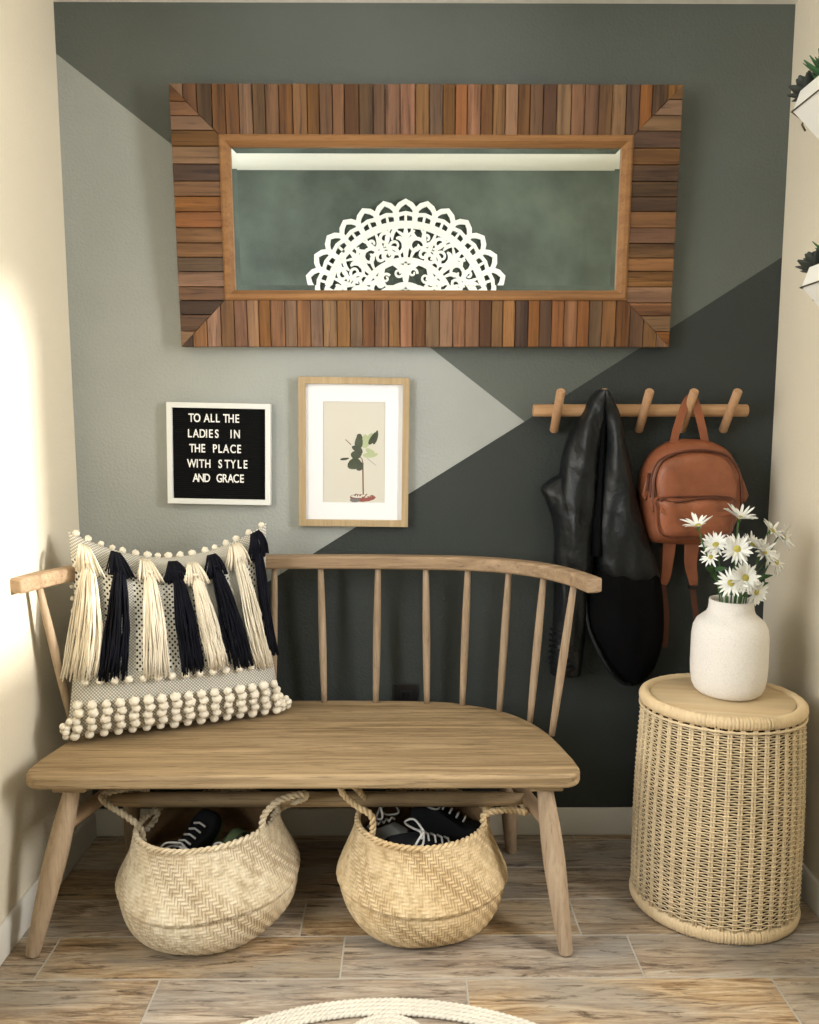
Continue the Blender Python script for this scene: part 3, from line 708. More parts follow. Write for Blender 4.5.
# ------------------------------------------------------------------ daisies
pet = simple('daisy_petal', srgb(248, 247, 240), .6, .3); pet.node_tree.nodes['Principled BSDF'].inputs['Subsurface Weight'].default_value = .1
cen = simple('daisy_centre', srgb(176, 166, 84), .8, .2, 500, .6, .2); stm = simple('daisy_stem', srgb(78, 110, 62), .6, .3, var=.15); lf = simple('daisy_leaf', srgb(62, 98, 54), .55, .35, 80, .2, .2)
def daisy(px, py, Y, face, size, seed, label, npet=20, cup=.25, mouth=(0, 0), leaves=1, double=1):
    rg = random.Random(seed); c = at(px, py, Y=Y); f = Vector(face).normalized()
    base = Vector((VX+mouth[0]*.5, VY+mouth[1]*.5, VZ+.03))
    th = thing('daisy', label, 'flower', base, 'daisies in the vase')
    a = f.orthogonal().normalized(); b = f.cross(a)
    mb = MB()
    for layer in range(double):
        for i in range(npet):
            q = 2*PI*(i+.5*layer+rg.uniform(-.35, .35))/npet; d = a*math.cos(q)+b*math.sin(q); ln = size*1.14*rg.uniform(.75, 1.08)*(1-.2*layer); wd = size*rg.uniform(.08, .125)
            side = f.cross(d).normalized(); cu = cup+rg.uniform(-.15, .15)+.25*layer; droop = rg.uniform(-.1, .25); V = []
            for k in range(6):
                u = k/5; p = c+d*(size*.12+ln*u*.88)+f*(cu*ln*u-droop*ln*u*u)
                wv = wd*(.35+.65*math.sin(PI*min(1, u*.86+.12)))*(1 if k < 5 else .25)
                V += [p-side*wv+f*wv*.35, p-f*.0006, p+side*wv+f*wv*.35]
            n0 = len(V); V += [v-f*.0009 for v in V[:n0]]
            F = [(k*3+m, k*3+m+1, k*3+m+4, k*3+m+3) for k in range(5) for m in (0, 1)]
            F += [tuple(n0+i_ for i_ in f_[::-1]) for f_ in F]
            mb.add(V, F)
    mb.build('petals', pet, th)
    mb = MB(); V = []; s_ = size*.25
    for i in range(5):
        h = i/4*PI/2
        for j in range(12): V.append(c+f*(s_*.5*math.sin(h)+.001)+(a*math.cos(2*PI*j/12)+b*math.sin(2*PI*j/12))*s_*math.cos(h)*(1.0))
    mb.add(V, [(i*12+j, i*12+(j+1)%12, (i+1)*12+(j+1)%12, (i+1)*12+j) for i in range(4) for j in range(12)])
    mb.build('flower_centre', cen, th)
    mb = MB(); s_ = size*.2
    mb.add([c-f*.002+(a*math.cos(2*PI*j/10)+b*math.sin(2*PI*j/10))*s_ for j in range(10)]+[c-f*.010+(a*math.cos(2*PI*j/10)+b*math.sin(2*PI*j/10))*s_*.5 for j in range(10)], [(j, (j+1)%10, (j+1)%10+10, j+10) for j in range(10)]+[tuple(range(10, 20))])
    mb.build('sepals', stm, th)
    m_ = Vector((VX+mouth[0], VY+mouth[1], VZ+.262)); e = c-f*.006
    pts = catmull([base, m_, m_.lerp(e, .5)+Vector((mouth[0]*.2, mouth[1]*.2, .006)), e-f*.012, e], 6)
    MB().tube(pts, .0021, 7).build('stem', stm, th)
    for k in range(leaves):
        p0 = pts[9+4*k] if 9+4*k < len(pts) else pts[-4]; sgn = 1 if (c.x > VX) == (k % 2 == 0) else -1
        dirn = Vector((sgn*rg.uniform(.5, .9), rg.uniform(-.7, -.1), rg.uniform(.5, .9))).normalized(); ln = rg.uniform(.040, .062); sd = dirn.cross(Vector((0, -1, .3))).normalized(); V = []
        for j in range(7):
            u = j/6; wv = .0068*math.sin(PI*min(.97, u*.9+.08)); p = p0+dirn*ln*u+Vector((0, 0, -.012*u*u))
            V += [p-sd*wv, p+Vector((0, .001, -.0018)), p+sd*wv]
        n0 = len(V); V += [v+Vector((0, .0008, 0)) for v in V[:n0]]
        F = [(j*3+m, j*3+m+1, j*3+m+4, j*3+m+3) for j in range(6) for m in (0, 1)]; F += [tuple(n0+i_ for i_ in f_[::-1]) for f_ in F]
        mb = MB(); mb.add(V, F); mb.build('leaf', lf, th)
    return th
DZ = [
 (698, 526, -.36, (-.35, -.25, 1), .036, 'daisy rising highest on the left, seen side-on before the backpack', 16, .55, (-.030, -.010), 1, 1),
 (740, 518, -.33, (.1, -.30, 1), .038, 'daisy standing tallest in the middle of the bunch, opening upward', 18, .55, (.004, .012), 1, 1),
 (772, 531, -.33, (.55, -.5, .75), .036, 'daisy at the top right of the bunch, tilted toward the cream wall', 16, .3, (.030, .008), 0, 1),
 (784, 538, -.31, (.75, -.7, .2), .033, 'daisy leaning farthest right, just below its upper right neighbour', 15, .35, (.034, .014), 0, 1),
 (716, 545, -.355, (-.45, -.5, .7), .036, 'daisy left of centre, with petals fanned to the left over the stems', 18, .25, (-.020, -.012), 1, 2),
 (737, 549, -.385, (-.05, -1, .25), .039, 'daisy facing forward in the centre of the bunch with its yellow eye showing', 20, .12, (.0, -.018), 0, 2),
 (752, 545, -.34, (.3, -.5, .8), .034, 'daisy behind and right of the central forward-facing flower', 18, .3, (.012, .0), 0, 2),
 (764, 552, -.35, (.4, -.7, .55), .036, 'daisy right of centre, half turned to the right', 20, .25, (.022, -.004), 1, 2),
 (776, 562, -.33, (.6, -.75, .3), .036, 'daisy low on the right side of the bunch, with drooping petals', 16, .1, (.034, .0), 1, 1),
 (711, 557, -.36, (-.6, -.5, .3), .026, 'smallest daisy, low on the left edge of the bunch', 14, .35, (-.032, .0), 2, 1),
 (731, 583, -.400, (-.35, -1, .3), .036, 'daisy just above the vase mouth on the left, with a round yellow eye', 20, .1, (-.022, -.028), 1, 1),
 (745, 578, -.405, (.15, -1, .25), .040, 'largest daisy, low in the middle and facing forward above the vase mouth', 22, .1, (.004, -.034), 0, 2),
 (756, 592, -.405, (.4, -.9, -.1), .034, 'daisy hanging lowest at the right rim of the vase', 20, .15, (.026, -.028), 1, 2),
]
for i, d in enumerate(DZ): daisy(d[0], d[1], d[2], d[3], d[4], 50+i, d[5], d[6], d[7], d[8], d[9], d[10])

# ------------------------------------------------------------------ seagrass baskets
def seagrass(warm=(1, 1, 1)):
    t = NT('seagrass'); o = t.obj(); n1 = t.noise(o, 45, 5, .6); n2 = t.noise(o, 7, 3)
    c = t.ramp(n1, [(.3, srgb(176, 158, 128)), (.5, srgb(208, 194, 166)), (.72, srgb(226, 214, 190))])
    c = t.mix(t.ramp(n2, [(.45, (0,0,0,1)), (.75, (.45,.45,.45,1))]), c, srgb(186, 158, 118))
    c = t.mix(t.ramp(t.tint(), [(0, (.85,.85,.85,1)), (1, (0,0,0,1))]), c, srgb(130, 104, 72))  # low spots of the weave coloured darker, as shade in the gaps
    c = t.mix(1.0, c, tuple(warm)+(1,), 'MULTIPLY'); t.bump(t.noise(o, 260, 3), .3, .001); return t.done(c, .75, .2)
M['sea'] = seagrass()
SEA2 = seagrass((1.0, .90, .74))
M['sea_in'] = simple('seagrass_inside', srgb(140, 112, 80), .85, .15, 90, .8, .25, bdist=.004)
def basket(cx, cy_, prof, tilt, label, ex=1.0, handles=(), rot=0):
    th = thing('seagrass_basket', label, 'basket', (cx, cy_, 0), 'belly baskets under the bench')
    P = catmull([(r, 0, z) for r, z in prof], 12); Ls = [0]
    for i in range(1, len(P)): Ls.append(Ls[-1]+(P[i]-P[i-1]).length)
    cell = .0082; tot = Ls[-1]; nvc = int(tot/cell); nv = nvc*4; NC = 170; nu = NC*4; V = []; tints = []
    j0 = 0
    for j in range(nv+1):
        s_ = tot*j/nv
        while j0 < len(P)-2 and Ls[j0+1] < s_: j0 += 1
        u = (s_-Ls[j0])/max(1e-9, Ls[j0+1]-Ls[j0]); p = P[j0].lerp(P[j0+1], min(1, u)); tn = (P[j0+1]-P[j0]).normalized(); nx, nz = tn.z, -tn.x
        for i in range(nu):
            q = 2*PI*i/nu; a = i/4; b = j/4; fa, fb = math.floor(a), math.floor(b)
            k = (fa+fb) % 4 if b > nvc*.42 else (fa+fb) % 2*2
            la, lb_ = a-fa-.375, b-fb-.375
            if k < 2: h = .0032*(1-min(1, (lb_/.5)**2)) - .0008
            else: h = .0030*(1-min(1, (la/.5)**2)) - .0014
            h += .0012*math.sin(q*5+z_ph*3+s_*31)
            r = p.x+nx*h; z = p.z+nz*h
            tl = tilt[0]*math.cos(q)+tilt[1]*math.sin(q)
            zz = z+tl*max(0, z/.26)**1.5
            r *= 1+.012*math.sin(3*q+z_ph+z*9)+.008*math.sin(5*q-z*14)
            V.append((cx+r*ex*math.cos(q), cy_+r*math.sin(q), zz)); tints.append(h)
    F = []; TT = []
    for j in range(nv):
        for i in range(nu):
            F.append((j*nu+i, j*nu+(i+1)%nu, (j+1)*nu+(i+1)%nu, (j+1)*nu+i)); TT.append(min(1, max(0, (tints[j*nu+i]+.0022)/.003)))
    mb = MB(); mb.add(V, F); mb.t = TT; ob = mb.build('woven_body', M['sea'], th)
    # inner wall and floor
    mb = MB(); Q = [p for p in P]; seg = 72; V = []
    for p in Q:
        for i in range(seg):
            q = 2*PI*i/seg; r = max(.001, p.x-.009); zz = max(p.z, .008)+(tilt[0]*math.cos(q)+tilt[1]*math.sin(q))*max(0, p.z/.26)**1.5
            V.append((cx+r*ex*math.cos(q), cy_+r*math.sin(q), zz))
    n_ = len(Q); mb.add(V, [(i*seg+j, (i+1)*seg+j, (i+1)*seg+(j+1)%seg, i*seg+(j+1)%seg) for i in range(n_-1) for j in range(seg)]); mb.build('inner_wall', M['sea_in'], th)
    # braided rim
    R_ = P[-1].x; mb = MB()
    for ph in (0, PI):
        pts = []
        for i in range(241):
            q = 2*PI*i/240; tw = q*34+ph; r = R_-.003+.0042*math.cos(tw); zz = P[-1].z+.002+.0042*math.sin(tw)+(tilt[0]*math.cos(q)+tilt[1]*math.sin(q))*(P[-1].z/.26)**1.5
            pts.append((cx+r*ex*math.cos(q), cy_+r*math.sin(q), zz))
        mb.tube(pts, .0046, 6, tint=1)
    mb.build('rim_braid', M['sea'], th)
    for hp in handles:
        pts = catmull([Vector(p) for p in hp], 10); mb = MB(); s_ = 0; st = [[], []]
        for i, p in enumerate(pts):
            if i: s_ += (p-pts[i-1]).length
            tn = (pts[min(i+1, len(pts)-1)]-pts[max(i-1, 0)]).normalized(); a = tn.cross(Vector((0, 1, .2))).normalized(); b = tn.cross(a)
            for k in (0, 1):
                w_ = s_*2*PI/.028+k*PI; st[k].append(p+(a*math.cos(w_)+b*math.sin(w_))*.0044)
        for k in (0, 1): mb.tube(st[k], .0050, 7, tint=1)
        mb.build('handle', M['sea'], th)
    return th
prof1 = [(.0, .003), (.10, .003), (.164, .005), (.192, .018), (.215, .048), (.225, .084), (.2255, .100), (.2235, .107), (.231, .114), (.232, .124), (.221, .150), (.206, .182), (.192, .215), (.184, .240), (.181, .256)]
z_ph = .4
hL1 = [at(143, 842, Y=-.44), at(140, 828, Y=-.43), at(126, 816, Y=-.43), at(106, 803, Y=-.41), at(103, 795, Y=-.38), at(120, 790, Y=-.35), at(142, 788, Y=-.33), at(151, 800, Y=-.32), at(157, 814, Y=-.32), at(150, 826, Y=-.35), at(140, 833, Y=-.38)]
hR1 = [at(263, 838, Y=-.47), at(262, 826, Y=-.475), at(265, 814, Y=-.47), at(277, 802, Y=-.46), at(292, 796, Y=-.44), at(305, 794, Y=-.42), at(303, 799, Y=-.38), at(285, 806, Y=-.33), at(273, 815, Y=-.30)]
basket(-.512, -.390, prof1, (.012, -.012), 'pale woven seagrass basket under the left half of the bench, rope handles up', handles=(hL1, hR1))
z_ph = 2.0
M['sea'] = SEA2
hL2 = [at(371, 838, Y=-.46), at(373, 826, Y=-.465), at(371, 815, Y=-.46), at(360, 808, Y=-.45), at(348, 799, Y=-.43), at(341, 789, Y=-.42), at(350, 784, Y=-.40), at(358, 790, Y=-.37), at(366, 801, Y=-.34), at(363, 812, Y=-.31)]
hR2 = [at(484, 826, Y=-.46), at(484, 815, Y=-.46), at(496, 811, Y=-.45), at(512, 810, Y=-.43), at(526, 812, Y=-.41), at(522, 804, Y=-.33), at(508, 797, Y=-.28), at(494, 802, Y=-.25), at(484, 810, Y=-.25)]
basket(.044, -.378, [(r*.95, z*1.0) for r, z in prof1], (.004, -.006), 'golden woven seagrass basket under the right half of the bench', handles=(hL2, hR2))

# ------------------------------------------------------------------ shoes in the baskets
def shoe(loc, rz, rx, ry_, upper, sole, lace, label, ln=.25, group=None, sandal=False):
    th = thing('sneaker' if not sandal else 'sandal', label, 'shoe', (0, 0, 0), group)
    O = [(0,.035), (.03,.038), (.10,.030), (.16,.036), (.21,.043), (.245,.030), (.252,0), (.24,-.03), (.20,-.040), (.14,-.034), (.08,-.028), (.03,-.033), (.005,-.025)]
    O = catmull([(x*ln/.25, y, 0) for x, y in O], 4, True)
    MB().prism([(p.x, p.y, .022) for p in O], (0, 0, -.022)).build('sole', sole, th, smooth='auto', bevel=.004)
    if sandal:
        for x in (.07, .16):
            pts = [(x*ln/.25, .040*math.cos(q), .022+.045*math.sin(q)) for q in [PI*i/12 for i in range(13)]]
            MB().sweep(pts, .026, .004, up=(0, 0, 1)).build('strap', upper, th, smooth='auto')
    else:
        mb = MB(); V = []; m = len(O); L_ = 9
        for k in range(L_+1):
            u = k/L_
            for p in O:
                x = p.x; hgt = .085 if x < .09*ln/.25 else .085-.055*min(1, (x-.09*ln/.25)/(.12*ln/.25))
                sh = 1-.42*u**2 if u < 1 else .5
                V.append((.11*ln/.25+(x-.11*ln/.25)*(1-.25*u**2.2), p.y*sh, .018+hgt*math.sin(u*PI/2)))
        F = [(k*m+j, k*m+(j+1)%m, (k+1)*m+(j+1)%m, (k+1)*m+j) for k in range(L_) for j in range(m)]+[tuple(L_*m+j for j in range(m))]
        mb.add(V, F); mb.build('upper', upper, th)
        mb = MB()
        for i in range(5):
            x = (.105+.022*i)*ln/.25; z = .112-.0115*i
            mb.tube([(x, -.018, z-.006), (x+.004, 0, z), (x, .018, z-.006)], .0028, 6)
        mb.tube(catmull([(.105, 0, .112), (.09, .03, .13), (.07, .045, .115), (.09, .03, .10), (.105, 0, .112)], 6), .0028, 6)
        mb.tube(catmull([(.105, 0, .112), (.09, -.03, .135), (.065, -.045, .118), (.09, -.03, .10), (.105, 0, .112)], 6), .0028, 6)
        mb.build('laces', lace, th)
    th.location = loc; th.rotation_euler = (rx, ry_, rz); return th
sg = simple('olive_rubber', srgb(92, 108, 74), .6, .3); sb_ = simple('black_mesh', srgb(26, 27, 29), .8, .2, 300, .5); sw = simple('white_lace', srgb(206, 204, 198), .8); sgy = simple('grey_knit', srgb(126, 128, 122), .8, .2, 300, .5); sk = simple('charcoal_rubber', srgb(44, 44, 44), .6)
shoe((-.60, -.40, .05), 1.1, .2, -.75, sb_, sg, sw, 'dark sneaker with an olive sole standing on end in the left basket', .22, 'shoes in the left basket')
shoe((-.50, -.28, .13), -.6, .3, .15, sg, sg, sw, 'olive sandal with a wide strap lying in the left basket', .20, 'shoes in the left basket', True)
shoe((-.56, -.47, .09), .15, .1, .05, sb_, sk, sw, 'black sneaker with a white lace at the front of the left basket', .22, 'shoes in the left basket')
shoe((-.03, -.36, .10), 2.6, .3, -.3, sgy, sgy, sw, 'grey sneaker at the left side of the right basket', .14, 'shoes in the right basket')
shoe((-.05, -.44, .125), .35, .2, -.08, sb_, sk, sw, 'black sneaker with loose pale laces at the front of the right basket', .22, 'shoes in the right basket')
shoe((.02, -.28, .130), -.25, -.1, -.15, sb_, sk, sw, 'black sneaker lying behind another one in the right basket', .20, 'shoes in the right basket')

# ------------------------------------------------------------------ cushion
cush = thing('fringed_cushion', 'square cream woven cushion with navy and cream tassels, leaning on the bench back', 'cushion', (-.61, -.26, .455))
BL, BR_, TL_, TR_ = Vector((-.880, -.365, .468)), Vector((-.355, -.150, .462)), Vector((-.905, -.235, .995)), Vector((-.388, -.150, 1.003))
nrm = (BR_-BL).cross(TL_-BL).normalized()
if nrm.y > 0: nrm = -nrm
def cpos(u, v, side=1, lift=0):
    # v sags along the top, sides pull in
    sag = .086*math.sin(PI*min(1, max(0, u)))**.85*max(0, v)**2.2
    inx = .018*math.sin(PI*v)*(1-2*u)
    bot = -.010*math.sin(PI*u)*(1-v)**3
    p = BL.lerp(BR_, u).lerp(TL_.lerp(TR_, u), v)
    p = p+(BR_-BL).normalized()*inx+Vector((0, 0, -sag-bot*0))
    e = max(0, 1-abs(2*u-1)**2.6)**.55*max(0, 1-abs(2*v-1)**2.6)**.55
    e *= .105 if side > 0 else .075
    fold = .004*math.sin(u*17+v*5)*e/.1+.003*math.sin(v*23-u*9)*e/.1
    return p+nrm*(e*side+fold+lift)
t = NT('speckled_weave'); uvn = t.uv()
def chk(sx, sy_, ox=0):
    m_ = t.mapping(uvn, (sx, sy_, 1), loc=(ox, 0, 0)); sp = t.n('ShaderNodeSeparateXYZ'); t.l(m_, sp.inputs[0])
    a_ = t.math('SINE', t.math('MULTIPLY', sp.outputs[0], 2*PI)); b_ = t.math('SINE', t.math('MULTIPLY', sp.outputs[1], 2*PI))
    return t.math('MULTIPLY', a_, b_)
w1 = chk(64, 60); w2 = chk(38, 30)
spv = t.n('ShaderNodeSeparateXYZ'); t.l(uvn, spv.inputs[0])
band = t.math('GREATER_THAN', t.math('SINE', t.math('MULTIPLY', spv.outputs[0], 2*PI*7)), .2)
mid = t.math('MULTIPLY', t.math('GREATER_THAN', spv.outputs[1], .30), t.math('LESS_THAN', spv.outputs[1], .86))
bm = t.math('MULTIPLY', band, mid)
f1 = t.ramp(w1, [(.0, (.42,.42,.42,1)), (.25, (.95,.95,.95,1))]); f2 = t.ramp(w2, [(-.0, (.95,.95,.95,1)), (.30, (.95,.95,.95,1)), (.42, (.0,.0,.0,1))])
f1 = t.math('MULTIPLY', f1, 1.0); ff = t.mix(bm, f1, f2)
col = t.mix(ff, srgb(34, 34, 34), srgb(232, 229, 218))
t.bump(ff, .6, .003); M['weave'] = t.done(col, .9, .15)
nu, nv = 60, 60; V = []; UV = []
for i in range(nu+1):
    for j in range(nv+1): V.append(cpos(i/nu, j/nv, 1)); UV.append((i/nu, j/nv))
mb = MB(); mb.grid(V, nu+1, nv+1, uvs=UV); V2 = [cpos(i/nu, j/nv, -1) for i in range(nu+1) for j in range(nv+1)]; mb.grid(V2, nu+1, nv+1, flip=True, uvs=UV)
mb.build('cover', M['weave'], cush)
yarn_w = simple('cream_yarn', srgb(232, 222, 202), .9, .15, 300, .4, .08); yarn_n = simple('navy_yarn', srgb(17, 18, 27), .9, .15, 300, .4, .3)
rg = random.Random(5)
def tassel(u0, v0, u1, v1, mat, lab, nst=70, wtop=.010, wbot=.030, tl=.060):
    """fringed tassel lying on the cushion: knot at (u0,v0), ends near (u1,v1)"""
    k0 = Vector(cpos(u0, v0, 1, .012)); mb = MB()
    for i in range(nst):
        a = rg.uniform(-1, 1); lift = rg.uniform(.002, .020); dl = rg.uniform(-.035, .03); ph = rg.uniform(0, 6); pts = []
        n = 9
        for k in range(n):
            s_ = k/(n-1); u = u0+(u1-u0)*s_; v = v0+(v1+dl-v0)*s_
            wv = (wtop+(wbot-wtop)*min(1, s_*1.6)**.8)*a/.53
            lf_ = (.010+(lift-.002)*(1-a*a*.6))*(.8+.4*math.sin(PI*s_))+.004
            pts.append(cpos(u+wv+.0045*math.sin(s_*7+ph)/.53*s_, v, 1, lf_+.002*math.sin(s_*11+ph)))
        mb.tube(pts, .0019, 5)
    tt = mb.build('tassel', mat, cush); tt['label'] = lab
    mb = MB()
    for i in range(44):   # the tuft above the knot falls over it
        a = rg.uniform(-1, 1); jit = rg.uniform(-.010, .010); pts = []
        for k in range(7):
            s_ = k/6; u = u0-.012+.012*s_+a*(.022+.046*s_**.9)+jit*s_*s_; v = v0+.092-(.092+tl*(1-.15*a*a)+jit*1.5)*s_
            pts.append(cpos(u, min(.99, v), 1, .010+(.024+jit*.5)*math.sin(PI*min(1, s_*.75+.2))))
        mb.tube(pts, .0020, 5)
    mb.tube([cpos(u0-.022, v0+.002, 1, .030), cpos(u0, v0, 1, .034), cpos(u0+.022, v0+.002, 1, .030)], .004, 6)
    tf = mb.build('tuft', mat, tt)
T = [(.085,.86,.030,.30,yarn_w,.042), (.235,.88,.185,.29,yarn_n,.034), (.375,.87,.385,.29,yarn_w,.030), (.51,.86,.555,.29,yarn_n,.028),
     (.60,.835,.68,.30,yarn_w,.024), (.705,.865,.80,.29,yarn_n,.030), (.825,.885,.93,.27,yarn_w,.026), (.935,.90,.992,.33,yarn_n,.018)]
for (u0, v0, u1, v1, m_, wb) in T: tassel(u0, v0, u1, v1, m_, 'cream yarn tassel' if m_ is yarn_w else 'navy yarn tassel', wbot=wb)
pomb = MB(); pomb.ball((0, 0, 0), .0088, 12, 9); pomb.v = [tuple(Vector(p)*(1+.10*math.sin(p[0]*900+1)*math.sin(p[1]*800)+.10*math.sin(p[2]*700+p[0]*600))) for p in pomb.v]
pom_me = None
pm = simple('pompom_wool', srgb(236, 228, 210), .95, .1, 180, .7, .05, bdist=.003)
cnt = 0; rest = MB()
def pom(p, r=1.0, stuff=False):
    global pom_me, cnt
    if stuff or cnt >= 98: rest.ball(p, .0088*r, 8, 6, sc=(1, 1, .92)); return
    if pom_me is None:
        o = pomb.build('pompom', pm, cush); pom_me = o.data; o.data.transform(Matrix.Translation(wloc(cush)))
    else: o = bpy.data.objects.new('pompom', pom_me); COL.objects.link(o); o.parent = cush
    o.location = Vector(p)-wloc(cush); o.scale = (r, r, r*.92); o.rotation_euler = (rg.uniform(0, 3),)*3; cnt += 1
for k in range(17): pom(cpos(.035+.93*k/16+rg.uniform(-.01, .01), 1.0, 1, .002)+Vector((0, 0, .004)), rg.uniform(.9, 1.25))
for k in range(14): pom(cpos(.06+.86*k/13, .262, 1, .008), rg.uniform(1.05, 1.25))
cols = 16
for j in range(5):
    for k in range(cols):
        u = .035+.935*(k+.15*(j % 2))/(cols-1); v = .150-.036*j
        if u > .985: continue
        pom(cpos(min(.985, u), v, 1, .009), rg.uniform(1.3, 1.6), stuff=(j == 4))
for k in range(6): pom(cpos(.035, .70-.05*k, 1, .010), .8, stuff=True)
for cu, cv in ((.0, .02), (1.0, .02), (.0, 0.0), (1.0, 0.0), (.01, .05), (.99, .05), (1.02, .03), (-.015, .03), (1.03, .01)):
    for q in range(2): pom(cpos(cu, cv, 1, .006+.012*q)+Vector((0, 0, .004+.012*q)), 1.15, stuff=True)
for k in range(6): pom(cpos(-.006, .72-.06*k, 1, .0), .8, stuff=True)
ro = rest.build('pompom_trim', pm, cush); ro['kind'] = 'stuff'

# ------------------------------------------------------------------ wall planters
suc = simple('dark_succulent', srgb(62, 66, 60), .6, .3, var=.25); sug = simple('green_succulent', srgb(58, 96, 60), .6, .3, var=.2)
pot_m = simple('white_glazed_pot', srgb(240, 238, 230), .35, .5); gold = simple('brass_wire', srgb(110, 96, 70), .35, .5, metal=1); soil = simple('soil', srgb(52, 42, 34), .95, .1, 120, .9)
def rosette(parent, c, r, axis, n, m_, nm, tall=.5, rg=random.Random(1), ptw=.30):
    mb = MB(); ax = Vector(axis).normalized(); a = ax.orthogonal().normalized(); b = ax.cross(a)
    for i in range(n):
        q = i*2.39996; s_ = .35+.65*(i/n)**.5; el = 1.25-1.1*(i/n); d = (a*math.cos(q)+b*math.sin(q))*math.cos(el)+ax*math.sin(el)*tall*2
        d.normalize(); ln = r*s_; sd = d.cross(ax).normalized(); up_ = sd.cross(d); V = []; wd = r*ptw
        for k in range(7):
            u = k/6; wv = wd*math.sin(PI*min(.96, .12+u*.86))**.8; th_ = wv*.45; p = Vector(c)+d*ln*u+ax*ln*.25*u*u
            for w_ in range(6): V.append(p+sd*wv*math.cos(w_*PI/3)+up_*th_*math.sin(w_*PI/3))
        F = [(k*6+w_, k*6+(w_+1)%6, (k+1)*6+(w_+1)%6, (k+1)*6+w_) for k in range(6) for w_ in range(6)]+[tuple(36+w_ for w_ in range(6)), (5,4,3,2,1,0)]
        mb.add(V, F)
    return mb.build(nm, m_, parent)
def planter(px, py, label, glabel):
    # faceted half pot against the right wall; its far corner is seen at (px, py)
    c = at(px, py, X=XR-.075); y_far = c.y; zt = c.z; yc = y_far-.115
    root = thing('wall_planter', label, 'planter', (XR-.002, yc, zt-.16), 'faceted white wall planters')
    top = [(XR-.003, yc+.115, zt+.0), (XR-.075, yc+.115, zt), (XR-.135, yc+.055, zt+.0), (XR-.135, yc-.055, zt), (XR-.075, yc-.115, zt), (XR-.003, yc-.115, zt)]
    midp = [(XR-.003, yc+.125, zt-.045), (XR-.082, yc+.125, zt-.045), (XR-.148, yc+.060, zt-.045), (XR-.148, yc-.060, zt-.045), (XR-.082, yc-.125, zt-.045), (XR-.003, yc-.125, zt-.045)]
    bot = [(XR-.003, yc+.05, zt-.155), (XR-.035, yc+.05, zt-.155), (XR-.065, yc+.025, zt-.155), (XR-.065, yc-.025, zt-.155), (XR-.035, yc-.05, zt-.155), (XR-.003, yc-.05, zt-.155)]
    cc = Vector((XR-.06, yc, zt)); inn = [tuple(Vector(p).lerp(cc, .07)) for p in top]; inb = [(p[0], p[1], p[2]-.02) for p in inn]
    V = bot+midp+top+inn+inb; n = 6
    F = [(i+n*k, i+n*(k+1), (i+1)%n+n*(k+1), (i+1)%n+n*k) for k in range(4) for i in range(n)]+[tuple(range(n))]
    mb = MB(); mb.add(V, F); mb.build('pot', pot_m, root, smooth='auto', bevel=.003, angle=15)
    mb = MB(); mb.prism([(p[0], p[1], p[2]) for p in inb], (0, 0, -.005)); mb.build('soil', soil, root, smooth=False)
    ring = [Vector(p)+Vector((-.002 if p[0] < XR-.01 else 0, .002 if p[1] > yc else -.002, -.001)) for p in midp]
    mb = MB(); mb.tube(ring, .0018, 6); mb.tube([ring[1]+Vector((0, .004, .006)), ring[1]+Vector((-.004, .006, -.004)), ring[1]+Vector((.004, .003, -.020))], .0028, 6); mb.build('wire_holder', gold, root)
    for (dx, dy, r, m_, tl, n_) in ((-.10, .075, .055, suc, .35, 26), (-.045, .098, .045, suc, .3, 20), (-.09, .0, .075, sug, .9, 26), (-.05, -.07, .06, suc, .5, 22)):
        rosette(root, (XR+dx, yc+dy, zt+.004), r, (-.25, .35 if dy > .05 else 0, 1), n_, m_, 'succulent', tl, ptw=.26 if m_ is suc else .12)
planter(812, 101, 'white faceted wall planter with succulents, the upper one at the right edge', '')
planter(821, 272, 'white faceted wall planter with dark succulents, below another on the right wall', '')

# ------------------------------------------------------------------ carved medallion on the wall behind, seen in the mirror
MDX, MDZ, MDR = .005, 1.67, .60
wp = simple('white_carved_wood', srgb(244, 246, 246), .6, .3)
mb = MB(); yb = YOPP+.004; dep = .022; ribk = 0
def rib(pts, wd, closed=False):
    """flat bar with depth on the wall; pts in polar-ish local (x,z)"""
    global ribk
    ribk = (ribk+1) % 37; yo = .00018*ribk; wd = [x*1.15 for x in wd] if hasattr(wd, '__len__') else wd*1.15
    n = len(pts); V = []
    for i in range(n):
        a = Vector(pts[(i-1) % n] if closed or i else pts[0]); b = Vector(pts[(i+1) % n] if closed or i < n-1 else pts[-1]); d = (b-a).normalized(); nn = Vector((-d.y, d.x))
        ww = wd[i] if hasattr(wd, '__len__') else wd
        for s_ in (-1, 1):
            q = Vector(pts[i])+nn*s_*ww/2
            V += [(MDX+q.x, yb, MDZ+q.y), (MDX+q.x, yb+dep+yo, MDZ+q.y)]
    F = []
    for i in range(n if closed else n-1):
        a, b = 4*i, 4*((i+1) % n); F += [(a, a+1, b+1, b), (a+2, b+2, b+3, a+3), (a+1, a+3, b+3, b+1)]
    if not closed: F += [(0, 2, 3, 1), (4*n-4, 4*n-3, 4*n-1, 4*n-2)]
    mb.add(V, F)
pol = lambda r, q: (r*math.sin(q), r*math.cos(q))
circ = lambda r, w_, n=96: rib([pol(r*MDR, 2*PI*i/n) for i in range(n)], w_*MDR, True)
circ(.79, .060); circ(.46, .050); circ(.13, .05, 32); circ(.24, .03, 48)
NL = 30
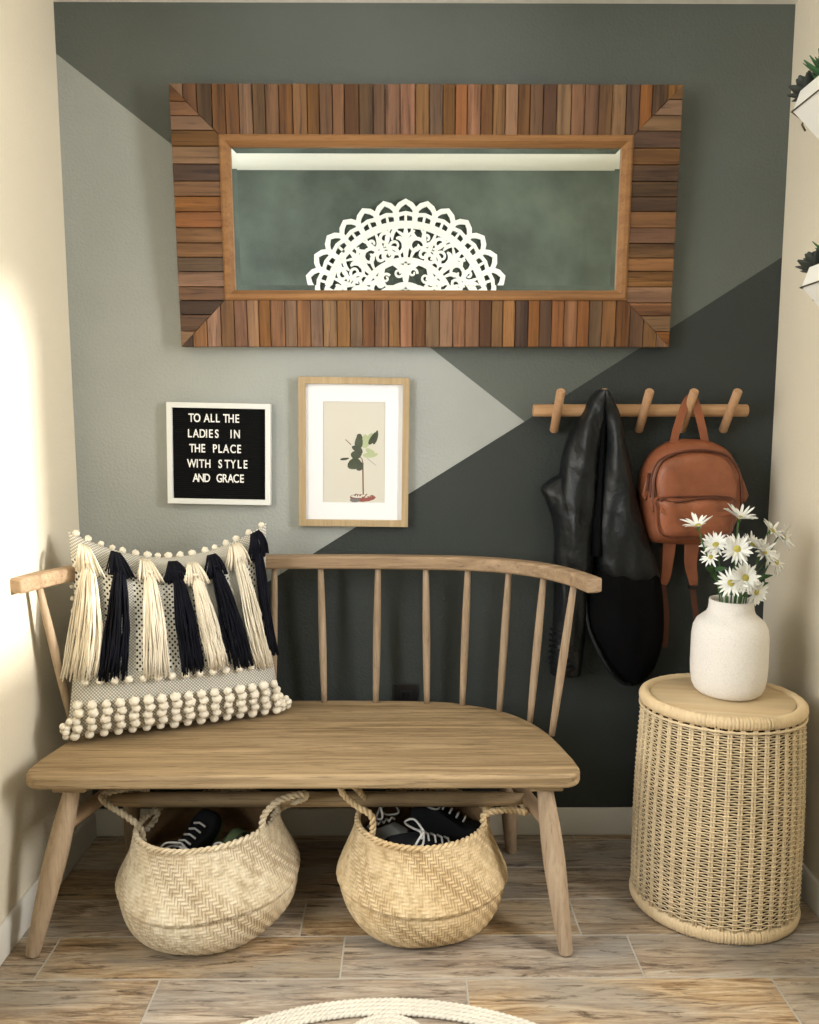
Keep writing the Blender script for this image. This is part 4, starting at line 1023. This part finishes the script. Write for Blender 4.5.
for i in range(NL):
    q = 2*PI*i/NL; h = PI/NL
    P = [pol(r*MDR, q+dq*h) for r, dq in ((.86, -.95), (.93, -.92), (.97, -.55), (1.0, 0), (.97, .55), (.93, .92), (.86, .95))]
    rib(P, .042*MDR)
    rib([pol(r*MDR, q+dq*h) for r, dq in ((.865, -1.2), (.885, -.6), (.895, 0), (.885, .6), (.865, 1.2))], .030*MDR)
    rib([pol(.79*MDR, q+h), pol(.93*MDR, q+h)], .045*MDR); rib([pol(.80*MDR, q), pol(.90*MDR, q)], .022*MDR)
def scroll(q0, r0, dirn, size, turns=1.15, w_=.026, n=22):
    c = Vector(pol(r0*MDR, q0)); P = []
    for i in range(n):
        u = i/(n-1); a = q0*-1+dirn*(u*turns*2*PI); rr = size*MDR*(1-.78*u); P.append((c.x+rr*math.cos(a), c.y+rr*math.sin(a)))
    rib(P, [w_*MDR*(1.1-.4*i/n) for i in range(n)])
def leaf(q0, r0, q1, r1, wd, bend=0.):
    a = Vector(pol(r0*MDR, q0)); b = Vector(pol(r1*MDR, q1)); d = b-a; nn = Vector((-d.y, d.x)); P = []; W_ = []
    for i in range(9):
        u = i/8; p = a+d*u+nn*bend*math.sin(PI*u); P.append((p.x, p.y)); W_.append(MDR*wd*(.25+math.sin(PI*min(.95, u*.85+.1))))
    rib(P, W_)
for i in range(8):
    q = 2*PI*i/8
    leaf(q, .46, q, .78, .045)
    for s_ in (-1, 1):
        scroll(q+s_*.17, .60, s_, .085); scroll(q+s_*.30, .69, -s_, .06); scroll(q+s_*.33, .54, s_, .055)
        leaf(q, .50, q+s_*.12, .74, .028, .25*s_); leaf(q+s_*.10, .48, q+s_*.36, .60, .026, .3*s_)
        leaf(q+s_*.20, .66, q+s_*.08, .77, .026, .2); leaf(q+s_*.25, .52, q+s_*.18, .78, .022, -.2*s_)
        leaf(q+s_*.35, .62, q+s_*.26, .78, .026, .2*s_); leaf(q+s_*.05, .62, q+s_*.14, .67, .03, .3*s_)
        leaf(q, .24, q+s_*.28, .44, .05, .25*s_); scroll(q+s_*.20, .35, s_, .045, w_=.02)
    leaf(q+PI/8, .48, q+PI/8, .78, .030); leaf(q, .13, q, .26, .05); leaf(q, .26, q, .45, .04)
md = mb.build('carved_medallion', wp, None, smooth=False)
recentre(md, (MDX, YOPP, MDZ-MDR))
tag(md, 'round white carved wooden medallion, seen reflected in the wide wall mirror', 'wall decoration')

# ------------------------------------------------------------------ rug
RX, RYC, RR = -.040, -1.425, .712
rugm = simple('cream_braided_rope', srgb(212, 206, 192), .9, .15, 200, .5, .06)
mb = MB()
def braid(cx, cy_, R0, nb, rr=.0068, z=.007, a0=0, a1=2*PI):
    for k in (0, 1):
        pts = []; n = int(nb*6*(a1-a0)/(2*PI))
        for i in range(n+1):
            q = a0+(a1-a0)*i/n; tw = nb*q+k*PI; r = R0+rr*.42*math.cos(tw)
            pts.append((cx+r*math.cos(q), cy_+r*math.sin(q), z+rr*.32*math.sin(tw)))
        mb.tube(pts, rr*.64, 6)
for k in range(4): braid(RX, RYC, RR-.007-.0118*k, 170)
rug = None
nloop = 14; lr = .105; rc = RR-.049-lr*.98
for i in range(nloop):
    q = 2*PI*(i)/nloop+PI/2-.0
    for k in range(4): braid(RX+rc*math.cos(q), RYC+rc*math.sin(q), lr-.007-.0118*k, int(34*(1-.12*k)))
for k in range(5): braid(RX, RYC, rc-lr-.004-.0165*k, 60)
for k in range(18): braid(RX, RYC, max(.012, rc-lr-.14-.0165*k), max(8, 46-k*2))
rug = mb.build('braided_rug', rugm, None)
recentre(rug, (RX, RYC, 0)); tag(rug, 'round cream braided rug with openwork loops on the wood-look floor', 'rug')
